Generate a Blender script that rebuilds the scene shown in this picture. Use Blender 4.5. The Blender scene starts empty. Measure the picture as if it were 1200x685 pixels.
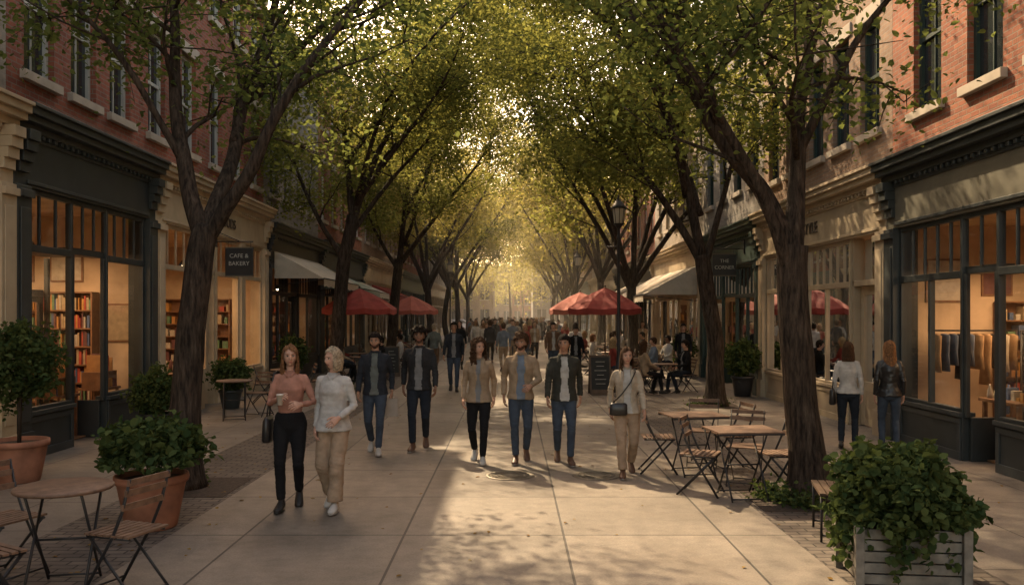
import bpy, math, random, time
import numpy as np
from mathutils import Vector, Matrix, noise
T0=time.time()
R=random.Random(7)
scene=bpy.context.scene
COL=scene.collection
def V(*a): return Vector(a)
# ------------------------------------------------------------------ materials
_mc={}
def nodes_of(name):
    m=bpy.data.materials.new(name); m.use_nodes=True
    nt=m.node_tree; nt.nodes.clear()
    return m,nt,nt.nodes,nt.links
def out(nt,sh):
    o=nt.nodes.new('ShaderNodeOutputMaterial'); nt.links.new(sh,o.inputs[0])
def mixcol(nt,fac,a,b,mode='MIX'):
    n=nt.nodes.new('ShaderNodeMix'); n.data_type='RGBA'; n.blend_type=mode
    for k,x in ((0,fac),(6,a),(7,b)):
        if hasattr(x,'links') or hasattr(x,'is_linked'): nt.links.new(x,n.inputs[k])
        else: n.inputs[k].default_value = x if k==0 else (*x[:3],1)
    return n.outputs[2]
def nz(nt,vec,scale,detail=3,rough=.55):
    n=nt.nodes.new('ShaderNodeTexNoise'); n.inputs['Scale'].default_value=scale
    n.inputs['Detail'].default_value=detail; n.inputs['Roughness'].default_value=rough
    if vec is not None: nt.links.new(vec,n.inputs['Vector'])
    return n.outputs['Fac']
def ramp(nt,fac,stops):
    n=nt.nodes.new('ShaderNodeValToRGB'); e=n.color_ramp.elements
    while len(e)<len(stops): e.new(.5)
    for i,(p,c) in enumerate(stops):
        e[i].position=p; e[i].color=(*c,1) if len(c)==3 else c
    nt.links.new(fac,n.inputs[0]); return n.outputs[0]
def bump(nt,h,strength=.3,dist=.01):
    n=nt.nodes.new('ShaderNodeBump'); n.inputs['Strength'].default_value=strength
    n.inputs['Distance'].default_value=dist; nt.links.new(h,n.inputs['Height']); return n.outputs[0]
def bsdf(nt,col,rough=.6,metal=0,normal=None,spec=.5):
    b=nt.nodes.new('ShaderNodeBsdfPrincipled')
    if hasattr(col,'links') or hasattr(col,'is_linked'): nt.links.new(col,b.inputs['Base Color'])
    else: b.inputs['Base Color'].default_value=(*col[:3],1)
    if hasattr(rough,'is_linked'): nt.links.new(rough,b.inputs['Roughness'])
    else: b.inputs['Roughness'].default_value=rough
    b.inputs['Metallic'].default_value=metal
    b.inputs['Specular IOR Level'].default_value=spec
    if normal is not None: nt.links.new(normal,b.inputs['Normal'])
    return b.outputs[0]
def pos(nt):
    return nt.nodes.new('ShaderNodeNewGeometry').outputs['Position']
def objc(nt):
    return nt.nodes.new('ShaderNodeTexCoord').outputs['Object']
def mat(name,col,rough=.6,var=.18,scale=6,bmp=.15,bscale=60,metal=0,spec=.4,dist=.004):
    if name in _mc: return _mc[name]
    m,nt,N,L=nodes_of(name)
    c=objc(nt)
    f=nz(nt,c,scale,3)
    a=tuple(x*(1-var) for x in col); b=tuple(min(1,x*(1+var)) for x in col)
    cc=mixcol(nt,ramp(nt,f,[(.3,(0,0,0)),(.7,(1,1,1))]),a,b)
    nrm=bump(nt,nz(nt,c,bscale,2),bmp,dist) if bmp else None
    out(nt,bsdf(nt,cc,rough,metal,nrm,spec)); _mc[name]=m; return m
def emis(name,col,st):
    if name in _mc: return _mc[name]
    m,nt,N,L=nodes_of(name); e=N.new('ShaderNodeEmission'); e.inputs[0].default_value=(*col,1); e.inputs[1].default_value=st
    out(nt,e.outputs[0]); _mc[name]=m; return m
def brickmat(name,c1,c2,mortar,w=.215,h=.075,ms=.008,rough=.9,dirt=.35,offset=.5,horizontal=False,shift=(0,0)):
    if name in _mc: return _mc[name]
    m,nt,N,L=nodes_of(name)
    p=pos(nt); s=N.new('ShaderNodeSeparateXYZ'); L.new(p,s.inputs[0])
    cb=N.new('ShaderNodeCombineXYZ')
    if horizontal:
        mp=N.new('ShaderNodeMapping'); mp.inputs['Location'].default_value=(shift[0],shift[1],0); L.new(p,mp.inputs[0]); vec=mp.outputs[0]
    else:
        ad=N.new('ShaderNodeMath'); ad.operation='ADD'; L.new(s.outputs[0],ad.inputs[0]); L.new(s.outputs[1],ad.inputs[1])
        L.new(ad.outputs[0],cb.inputs[0]); L.new(s.outputs[2],cb.inputs[1]); vec=cb.outputs[0]
    b=N.new('ShaderNodeTexBrick'); L.new(vec,b.inputs['Vector'])
    b.offset=offset; b.inputs['Scale'].default_value=1
    b.inputs['Brick Width'].default_value=w; b.inputs['Row Height'].default_value=h
    b.inputs['Mortar Size'].default_value=ms; b.inputs['Mortar Smooth'].default_value=.3
    b.inputs['Color1'].default_value=(*c1,1); b.inputs['Color2'].default_value=(*c2,1); b.inputs['Mortar'].default_value=(*mortar,1)
    n1=nz(nt,p,.8,4,.65); n2=nz(nt,p,9,2)
    k=ramp(nt,n1,[(.3,(1-dirt,)*3),(.62,(1.0,)*3)])
    c=mixcol(nt,1.0,b.outputs['Color'],k,'MULTIPLY')
    c=mixcol(nt,.5,c,ramp(nt,n2,[(.3,(.6,.6,.6)),(.7,(1,1,1))]),'MULTIPLY')
    inv=N.new('ShaderNodeMath'); inv.operation='MULTIPLY_ADD'; L.new(b.outputs['Fac'],inv.inputs[0]); inv.inputs[1].default_value=-1
    L.new(nz(nt,p,45,1),inv.inputs[2])
    out(nt,bsdf(nt,c,rough,0,bump(nt,inv.outputs[0],.5,.006),.3)); _mc[name]=m; return m
def slabmat(name,c1,c2,mortar,w,h,shift,ms=.009,rough=.62):
    if name in _mc: return _mc[name]
    m,nt,N,L=nodes_of(name)
    p=pos(nt)
    mp=N.new('ShaderNodeMapping'); mp.inputs['Location'].default_value=(shift[0],shift[1],0); L.new(p,mp.inputs[0])
    b=N.new('ShaderNodeTexBrick'); L.new(mp.outputs[0],b.inputs['Vector']); b.offset=0
    b.inputs['Scale'].default_value=1; b.inputs['Brick Width'].default_value=w; b.inputs['Row Height'].default_value=h
    b.inputs['Mortar Size'].default_value=ms; b.inputs['Mortar Smooth'].default_value=.2
    b.inputs['Color1'].default_value=(*c1,1); b.inputs['Color2'].default_value=(*c2,1); b.inputs['Mortar'].default_value=(*mortar,1)
    big=ramp(nt,nz(nt,p,.55,5,.7),[(.3,(.58,.55,.52)),(.5,(.88,.88,.88)),(.7,(1.08,1.06,1.03))])
    mid=ramp(nt,nz(nt,p,4.5,4,.7),[(.35,(.70,.70,.70)),(.6,(1,1,1))])
    fine=ramp(nt,nz(nt,p,60,2,.7),[(.3,(.64,.64,.64)),(.7,(1.12,1.12,1.12))])
    c=mixcol(nt,.95,b.outputs['Color'],big,'MULTIPLY'); c=mixcol(nt,.85,c,mid,'MULTIPLY'); c=mixcol(nt,.75,c,fine,'MULTIPLY')
    vo=N.new('ShaderNodeTexVoronoi'); vo.inputs['Scale'].default_value=2.2; L.new(p,vo.inputs['Vector'])
    gum=ramp(nt,vo.outputs['Distance'],[(.035,(.5,.5,.5)),(.05,(1,1,1))]); c=mixcol(nt,.5,c,gum,'MULTIPLY')
    inv=N.new('ShaderNodeMath'); inv.operation='MULTIPLY_ADD'; L.new(b.outputs['Fac'],inv.inputs[0]); inv.inputs[1].default_value=-2
    L.new(nz(nt,p,45,2,.7),inv.inputs[2])
    out(nt,bsdf(nt,c,rough,0,bump(nt,inv.outputs[0],.4,.005),.4)); _mc[name]=m; return m
def glassmat():
    m,nt,N,L=nodes_of('window_glass')
    t=N.new('ShaderNodeBsdfTransparent'); t.inputs[0].default_value=(.97,.98,.97,1)
    g=N.new('ShaderNodeBsdfGlossy'); g.inputs['Roughness'].default_value=.02; g.inputs[0].default_value=(.9,.92,.95,1)
    fr=N.new('ShaderNodeFresnel'); fr.inputs[0].default_value=1.09
    ad=N.new('ShaderNodeMath'); ad.operation='ADD'; ad.inputs[1].default_value=.035; L.new(fr.outputs[0],ad.inputs[0])
    mx=N.new('ShaderNodeMixShader'); L.new(ad.outputs[0],mx.inputs[0]); L.new(t.outputs[0],mx.inputs[1]); L.new(g.outputs[0],mx.inputs[2])
    out(nt,mx.outputs[0]); return m
GLASS=glassmat()
def leafmat(name,dark,light,tl,tfac=.5,gl=.12):
    if name in _mc: return _mc[name]
    m,nt,N,L=nodes_of(name)
    g=N.new('ShaderNodeNewGeometry')
    c=mixcol(nt,g.outputs['Random Per Island'],dark,light)
    d=N.new('ShaderNodeBsdfDiffuse'); L.new(c,d.inputs[0])
    t=N.new('ShaderNodeBsdfTranslucent'); c2=mixcol(nt,g.outputs['Random Per Island'],tuple(x*.6 for x in tl),tl); L.new(c2,t.inputs[0])
    mx=N.new('ShaderNodeMixShader'); mx.inputs[0].default_value=tfac; L.new(d.outputs[0],mx.inputs[1]); L.new(t.outputs[0],mx.inputs[2])
    out(nt,mx.outputs[0]); _mc[name]=m; return m
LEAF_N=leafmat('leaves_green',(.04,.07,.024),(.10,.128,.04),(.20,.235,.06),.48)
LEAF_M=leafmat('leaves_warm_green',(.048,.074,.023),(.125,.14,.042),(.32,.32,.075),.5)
LEAF_F=leafmat('leaves_yellow_haze',(.085,.105,.03),(.22,.20,.06),(.56,.48,.12),.55)  # distant leaves: haze and warm glow put into the colour, lighter and yellower
LEAF_B=leafmat('shrub_leaves',(.030,.054,.022),(.095,.12,.042),(.10,.135,.036),.3)
LEAF_D=leafmat('fallen_leaf',(.16,.09,.03),(.28,.2,.07),(.2,.12,.04),.2)
def barkmat():
    m,nt,N,L=nodes_of('bark')
    c=objc(nt); mp=N.new('ShaderNodeMapping'); mp.inputs['Scale'].default_value=(1,1,.16); L.new(c,mp.inputs[0])
    n=nz(nt,mp.outputs[0],26,4,.65); n2=nz(nt,c,2.5,2)
    col=ramp(nt,n,[(.35,(.014,.010,.008)),(.6,(.062,.046,.034)),(.8,(.115,.09,.07))])
    col=mixcol(nt,.5,col,ramp(nt,n2,[(.35,(.6,.6,.55)),(.65,(1.1,1.05,1))]),'MULTIPLY')
    out(nt,bsdf(nt,col,.9,0,bump(nt,n,.9,.03),.15)); return m
BARK=barkmat()
MET=mat('black_metal',(.02,.02,.022),.42,.2,5,.05)
WOOD=mat('slat_wood',(.15,.09,.058),.6,.35,14,.2)
WOODD=mat('dark_wood',(.08,.05,.032),.55,.3,10,.2)
TERRA=mat('terracotta',(.26,.115,.068),.8,.28,5,.3,40)
SOIL=mat('soil',(.05,.035,.025),.95,.3,20,.6,50,dist=.02)
STONE=mat('limestone',(.36,.31,.245),.85,.18,3,.3,50)
SHEET=mat('chalkboard',(.018,.02,.02),.7,.3,6,.05)
CHALK=mat('chalk_lettering',(.40,.40,.37),.9,.2,30,0)
DGLASS=mat('dark_window_glass',(.02,.025,.028),.06,.1,3,0,spec=.5)
# ------------------------------------------------------------------ mesh builder
class MB:
    def __init__(s): s.v=[];s.f=[];s.m=[];s.sm=[];s.mats=[]
    def mi(s,m):
        if m not in s.mats: s.mats.append(m)
        return s.mats.index(m)
    def add(s,vs,fs,m,smooth=False,M=None):
        o=len(s.v)
        if M is not None: vs=[M@Vector(v) for v in vs]
        s.v.extend([tuple(v) for v in vs]); k=s.mi(m)
        for f in fs: s.f.append(tuple(i+o for i in f)); s.m.append(k); s.sm.append(smooth)
    def box(s,a,b,m,M=None):
        x0,y0,z0=a;x1,y1,z1=b
        if x0>x1:x0,x1=x1,x0
        if y0>y1:y0,y1=y1,y0
        if z0>z1:z0,z1=z1,z0
        vs=[(x0,y0,z0),(x1,y0,z0),(x1,y1,z0),(x0,y1,z0),(x0,y0,z1),(x1,y0,z1),(x1,y1,z1),(x0,y1,z1)]
        s.add(vs,[(3,2,1,0),(4,5,6,7),(0,1,5,4),(1,2,6,5),(2,3,7,6),(3,0,4,7)],m,False,M)
    def tube(s,pts,rads,m,n=8,ref=None,cap=True,M=None,sup=1.0,smooth=True):
        pts=[Vector(p) for p in pts]; vs=[];fs=[]
        if not isinstance(rads,(list,tuple)): rads=[rads]*len(pts)
        ref0=Vector(ref) if ref else None
        a=None
        for i,p in enumerate(pts):
            t=(pts[min(i+1,len(pts)-1)]-pts[max(i-1,0)])
            if t.length<1e-9: t=Vector((0,0,1))
            t.normalize()
            if ref0 is not None: a=ref0-t*ref0.dot(t)
            else:
                if a is None: a=Vector((1,0,0)) if abs(t.x)<.9 else Vector((0,1,0))
                a=a-t*a.dot(t)
            a.normalize(); b=t.cross(a)
            r=rads[i]; rx,ry=(r if isinstance(r,(tuple,list)) else (r,r))
            for j in range(n):
                th=2*math.pi*j/n; c=math.cos(th); d=math.sin(th)
                if sup!=1.0: c=math.copysign(abs(c)**sup,c); d=math.copysign(abs(d)**sup,d)
                vs.append(p+a*rx*c+b*ry*d)
        for i in range(len(pts)-1):
            for j in range(n):
                k=(j+1)%n; fs.append((i*n+j,i*n+k,(i+1)*n+k,(i+1)*n+j))
        if cap:
            fs.append(tuple(range(n-1,-1,-1))); o=(len(pts)-1)*n; fs.append(tuple(range(o,o+n)))
        s.add(vs,fs,m,smooth,M)
    def lathe(s,prof,c,m,n=20,M=None,smooth=True):
        vs=[];fs=[]
        for r,z in prof:
            for j in range(n):
                th=2*math.pi*j/n; vs.append((c[0]+r*math.cos(th),c[1]+r*math.sin(th),c[2]+z))
        for i in range(len(prof)-1):
            for j in range(n):
                k=(j+1)%n; fs.append((i*n+j,i*n+k,(i+1)*n+k,(i+1)*n+j))
        s.add(vs,fs,m,smooth,M)
    def sphere(s,c,r,m,nu=12,nv=8,M=None,fn=None):
        if not isinstance(r,(tuple,list)): r=(r,r,r)
        vs=[];fs=[]
        for i in range(nv+1):
            ph=math.pi*i/nv
            for j in range(nu):
                th=2*math.pi*j/nu
                d=Vector((math.sin(ph)*math.sin(th),-math.sin(ph)*math.cos(th),math.cos(ph)))
                p=Vector((d.x*r[0],d.y*r[1],d.z*r[2]))
                if fn: p=fn(p,d)
                vs.append(p+Vector(c))
        for i in range(nv):
            for j in range(nu):
                k=(j+1)%nu; fs.append((i*nu+j,(i+1)*nu+j,(i+1)*nu+k,i*nu+k))
        s.add(vs,fs,m,True,M)
    def mesh(s,name):
        me=bpy.data.meshes.new(name); me.from_pydata(s.v,[],s.f)
        for m in s.mats: me.materials.append(m)
        me.polygons.foreach_set('material_index',s.m); me.polygons.foreach_set('use_smooth',s.sm)
        me.update(); return me
    def build(s,name,loc=(0,0,0),rot=0,parent=None,bevel=0):
        return put(s.mesh(name),name,loc,rot,parent,bevel)
def put(me,name,loc=(0,0,0),rot=0,parent=None,bevel=0,scale=1):
    o=bpy.data.objects.new(name,me); COL.objects.link(o); o.location=loc; o.rotation_euler=(0,0,rot)
    o.scale=scale if isinstance(scale,tuple) else (scale,)*3
    if parent is not None:
        o.parent=parent; o.matrix_parent_inverse=Matrix.Translation(-parent.location)
    if bevel:
        b=o.modifiers.new('bevel','BEVEL'); b.width=bevel; b.segments=2; b.limit_method='ANGLE'
    return o
def empty(name,loc):
    o=bpy.data.objects.new(name,None); COL.objects.link(o); o.location=loc; o.empty_display_size=.3; return o
def textmesh(body,size,m,ext=.012):
    cu=bpy.data.curves.new('lettering','FONT'); cu.body=body; cu.size=size; cu.extrude=ext; cu.align_x='CENTER'; cu.align_y='CENTER'
    o=bpy.data.objects.new('tmp',cu); COL.objects.link(o)
    dg=bpy.context.evaluated_depsgraph_get(); me=bpy.data.meshes.new_from_object(o.evaluated_get(dg))
    bpy.data.objects.remove(o); me.materials.clear(); me.materials.append(m); return me
def poly_np(name,vco,loops,starts,m):
    me=bpy.data.meshes.new(name); nv=len(vco)
    me.vertices.add(nv); me.vertices.foreach_set('co',vco.astype(np.float32).ravel())
    me.loops.add(len(loops)); me.loops.foreach_set('vertex_index',loops.astype(np.int32))
    me.polygons.add(len(starts)); me.polygons.foreach_set('loop_start',starts.astype(np.int32))
    me.update(calc_edges=True); me.validate()
    me.materials.append(m); return me
def leaf_mesh(name,P,size,m,rs,upbias=.8,width=1.0):
    n=len(P); N=rs.normal(0,.6,(n,3)); N[:,2]+=upbias; N/=np.linalg.norm(N,axis=1)[:,None]+1e-9
    A=rs.normal(0,1,(n,3)); A[:,2]-=.5; A-=N*np.sum(A*N,axis=1)[:,None]; A/=np.linalg.norm(A,axis=1)[:,None]+1e-9
    B=np.cross(N,A); S=(size*rs.uniform(.6,1.25,n))[:,None]
    loc=[(0,0,0),(.28,.30*width,.06),(.66,.26*width,.05),(1,0,-.1),(.66,-.26*width,.05),(.28,-.30*width,.06)]
    vs=np.stack([P+(A*a+B*b+N*c)*S for a,b,c in loc],axis=1).reshape(-1,3)
    base=(np.arange(n)*6)[:,None]; lp=(base+np.array([0,1,2,3,0,3,4,5])[None,:]).ravel()
    return poly_np(name,vs,lp,np.arange(n*2)*4,m)
# ------------------------------------------------------------------ ground
def sheet(name,x0,x1,y0,y1,z,m):
    b=MB(); b.add([(x0,y0,z),(x1,y0,z),(x1,y1,z),(x0,y1,z)],[(0,1,2,3)],m); return b.build(name)
ASPH=mat('asphalt',(.06,.058,.055),.9,.25,.7,.4,90)
sheet('ground',-400,400,-100,900,-.03,ASPH)
WALK=slabmat('walkway_concrete',(.255,.215,.172),(.20,.17,.137),(.05,.041,.034),1.45,1.62,(.98,.35),ms=.012)
SIDE=slabmat('sidewalk_concrete',(.235,.20,.162),(.195,.165,.135),(.055,.046,.039),1.2,1.2,(.2,.5))
PAV=brickmat('paver_brick',(.12,.10,.084),(.175,.143,.116),(.045,.038,.032),.21,.105,.010,.85,.4,.5,True)
Y0,Y1=-12,92
sheet('promenade_paving',-3.1,2.5,Y0,Y1,0,WALK)
sheet('brick_paver_strip',-4.25,-3.1,Y0,Y1,.0,PAV)
sheet('brick_paver_strip',2.5,3.7,Y0,Y1,.0,PAV)
sheet('sidewalk',-7.3,-4.25,Y0,Y1,.0,SIDE)
sheet('sidewalk',3.7,6.8,Y0,Y1,.0,SIDE)
sheet('cross_street_sidewalk',-60,60,106,112,.0,SIDE)
def cover(x,y):
    b=MB(); im=mat('cast_bronze',(.15,.13,.10),.5,.35,20,.3,80,metal=.5)
    b.lathe([(0,.006),(.26,.006),(.27,.010),(.30,.010),(.305,.003)],(0,0,0),im,36)
    for r in (.12,.19):
        for k in range(int(40*r/.12)):
            a=2*math.pi*k/int(40*r/.12); M=Matrix.Rotation(a,4,'Z')
            b.box((r,-.006,.005),(r+.045,.006,.012),im,M)
    b.build('manhole_cover',(x,y,.002))
cover(-.02,10.6); cover(1.05,10.6)
# ------------------------------------------------------------------ buildings
def mkP(s,F):
    def bx(mb,u0,u1,d0,d1,z0,z1,m): mb.box((s*(F-d0),u0,z0),(s*(F-d1),u1,z1),m)
    return bx
bookcols=[mat('book_%d'%i,c,.6,.2,9,0) for i,c in enumerate([(.35,.06,.04),(.34,.26,.16),(.06,.10,.2),(.1,.18,.1),(.4,.35,.28),(.4,.2,.05),(.12,.05,.05),(.40,.2,.07)])]
PLAST=mat('warm_plaster',(.48,.36,.24),.85,.2,2,.1)
FLOOR=mat('shop_floor',(.25,.14,.07),.5,.25,6,.1)
SHELFM=mat('shelf_wood',(.18,.09,.045),.5,.25,8,.1)
BULB=emis('pendant_bulb',(1,.76,.46),16)
def shelf(mb,bx,u,d0,d1,z0=.1,z1=2.7,rr=R,along='d',books=True):
    dep=.28; nsh=7; hh=(z1-z0)/nsh
    n=max(1,int(abs(d1-d0)/.75)); 
    for k in range(n+1):
        x=d0+(d1-d0)*k/n; bx(mb,u,u+dep,x-.015,x+.015,z0,z1,SHELFM)
    bx(mb,u+dep,u+dep+.02,d0,d1,z0,z1,SHELFM)
    for i in range(nsh+1):
        bx(mb,u+.002,u+dep-.002,d0,d1,z0+i*hh-.012,z0+i*hh+.012,SHELFM)
        if i<nsh:
            x=min(d0,d1)+.03
            while x<max(d0,d1)-.06:
                w=rr.uniform(.02,.05) if books else rr.uniform(.06,.16); h=hh*rr.uniform(.55,.88) if books else hh*rr.uniform(.3,.8)
                if rr.random()<.86: bx(mb,u+.04+rr.uniform(0,.03),u+dep-.02,x,x+w-.003,z0+i*hh+.013,z0+i*hh+.013+h,rr.choice(bookcols))
                x+=w if books else w+rr.uniform(.02,.1)
def garment(mb,c,m,rr,ax=0):
    w=.2*rr.uniform(.85,1.05); l=rr.uniform(.6,1.0); pr=[(0,.06),( -.03,w*.95),(-.15,w*.9),(-.45*l,w*.8),(-.8*l,w*1.0)]
    mb.tube([(c[0],c[1],c[2]+z) for z,_ in pr],[((r,.035) if ax==0 else (.035,r)) for _,r in pr],m,10,ref=(1,0,0))
clothm=[mat('garment_%d'%i,c,.9,.2,8,.3) for i,c in enumerate([(.03,.03,.035),(.3,.1,.06),(.4,.34,.26),(.08,.1,.14),(.3,.19,.10),(.05,.03,.03)])]
def interior(par,s,F,u0,u1,zt,kind,light,seed):
    rr=random.Random(seed); bx=mkP(s,F); mb=MB(); D=3.4; a,b=u0+.06,u1-.06
    zc=zt+.06
    bx(mb,a,b,-.26,-D,.012,.03,FLOOR); bx(mb,a,b,-.26,-D,zc,zc+.05,PLAST)
    bx(mb,a,b,-D,-D-.08,.03,zc,PLAST); bx(mb,a-.05,a,-.16,-D,.03,zc,PLAST); bx(mb,b,b+.05,-.16,-D,.03,zc,PLAST)
    mb.build('shop_interior',parent=par)
    p=MB()
    def picture(u,d,z,w,h,m):
        bx(p,u-.03,u-.001,d,d-w,z,z+h,SHELFM); bx(p,u-.036,u-.031,d-.03,d-w+.03,z+.03,z+h-.03,m)
    if kind=='books':
        shelf(p,bx,b-.32,-.9,-2.9,rr=rr,z1=2.4); 
        shelf(p,bx,a+(b-a)*.50,-1.9,-2.9,.1,1.9,rr=rr)
        picture(b,-.28,1.5,.5,.7,bookcols[1]); picture(b,-1.2,2.6,.6,.5,bookcols[4]); picture(b,-2.1,2.6,.5,.5,bookcols[5])
        for k in range(3):
            uu=a+.5+k*(b-a)/3
            bx(p,uu,uu+.6,-.35,-.85,.68,.72,SHELFM); bx(p,uu+.02,uu+.06,-.38,-.42,.03,.68,SHELFM); bx(p,uu+.54,uu+.58,-.38,-.42,.03,.68,SHELFM);bx(p,uu+.54,uu+.58,-.78,-.82,.03,.68,SHELFM)
            for q in range(7):
                x=uu+.03+q*.08; bx(p,x,x+.05,-.4-rr.uniform(0,.2),-.62,.72,.72+rr.uniform(.12,.24),rr.choice(bookcols))
            for q in range(4):
                x=uu+.05+q*.14; bx(p,x,x+.03,-.45,-.62-rr.uniform(0,.1),1.0,1.22+rr.uniform(0,.1),rr.choice(bookcols))
            bx(p,uu,uu+.6,-.42,-.75,.98,1.0,SHELFM); bx(p,uu,uu+.02,-.42,-.75,.72,.98,SHELFM); bx(p,uu+.58,uu+.6,-.42,-.75,.72,.98,SHELFM)
    elif kind=='clothes':
        for (uu,dd) in ((a+(b-a)*.45,-1.3),(a+(b-a)*.8,-2.2),(b-.5,-1.0)):
            X=s*(F-dd)
            p.tube([(X-.7,uu,1.75),(X+.7,uu,1.75)],.014,MET); p.tube([(X-.68,uu,.03),(X-.68,uu,1.75)],.014,MET); p.tube([(X+.68,uu,.03),(X+.68,uu,1.75)],.014,MET)
            p.box((X-.7,uu-.2,.03),(X-.66,uu+.2,.06),MET); p.box((X+.66,uu-.2,.03),(X+.7,uu+.2,.06),MET)
            for q in range(10): garment(p,(X-.58+q*.13,uu,1.70),rr.choice(clothm),rr,1)
        picture(b,-.5,2.2,.6,.7,bookcols[4]); picture(b,-1.4,2.3,.5,.5,bookcols[6])
        for uu in (a+.7,a+1.9):
            bx(p,uu,uu+.9,-.45,-1.0,.78,.82,SHELFM)
            for w in (.02,.84): bx(p,uu+w,uu+w+.05,-.5,-.55,.03,.78,SHELFM); bx(p,uu+w,uu+w+.05,-.9,-.95,.03,.78,SHELFM)
            for q in range(9):
                x=uu+.06+q*.09
                if rr.random()<.5: p.lathe([(0,0),(.035,0),(.04,.05),(.03,.12),(.012,.16),(.012,.2),(0,.2)],(s*(F+.5+rr.uniform(0,.4)),x,.82),rr.choice(bookcols),10)
                else: bx(p,x,x+.07,-.5-rr.uniform(0,.2),-.8,.82,.82+rr.uniform(.04,.2),rr.choice(bookcols))
            bx(p,uu+.05,uu+.85,-.5,-.95,.35,.38,SHELFM)
            for q in range(6): bx(p,uu+.1+q*.12,uu+.2+q*.12,-.55,-.85,.38,.38+rr.uniform(.06,.2),rr.choice(bookcols))
        shelf(p,bx,b-.30,-1.6,-3.1,.1,2.2,rr=rr,books=False)
    else:
        shelf(p,bx,b-.32,-.8,-2.9,.1,2.4,rr=rr,books=False)
        for uu in (a+.6,a+2.2,a+3.8):
            if uu+.8>b-.4: continue
            bx(p,uu,uu+.8,-.4,-.9,.7,.74,SHELFM); bx(p,uu+.05,uu+.1,-.42,-.88,.03,.7,SHELFM); bx(p,uu+.7,uu+.75,-.42,-.88,.03,.7,SHELFM)
            for q in range(5): p.lathe([(0,0),(.04,0),(.06,.08),(.05,.17),(.02,.22),(.02,.28),(0,.28)],(s*(F+.5+rr.uniform(0,.3)),uu+.1+q*.15,.74),rr.choice(bookcols),10)
    n=max(2,int((b-a)/1.6))
    for k in range(n):
        uu=a+(k+.5)*(b-a)/n; X=s*(F+1.1+.5*(k%2))
        p.tube([(X,uu,zc),(X,uu,zc-.55)],.006,MET,6); p.lathe([(.02,0),(.05,-.02),(.12,-.12),(.13,-.14)],(X,uu,zc-.5),MET,16)
        if light: p.sphere((X,uu,zc-.63),.045,BULB,10,8)
    p.build('shop_display',parent=par)
    if light:
        l=bpy.data.lights.new('shop_light','AREA'); l.energy=light*3.1; l.color=(1,.59,.30); l.shape='RECTANGLE'; l.size=(b-a)*.6; l.size_y=1.4
        o=bpy.data.objects.new('shop_light',l); COL.objects.link(o); o.location=(s*(F+1.4),(a+b)/2,zc-.7); o.parent=par; o.matrix_parent_inverse=Matrix.Translation(-par.location)
        o.rotation_euler=(0,0,math.pi/2)
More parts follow.
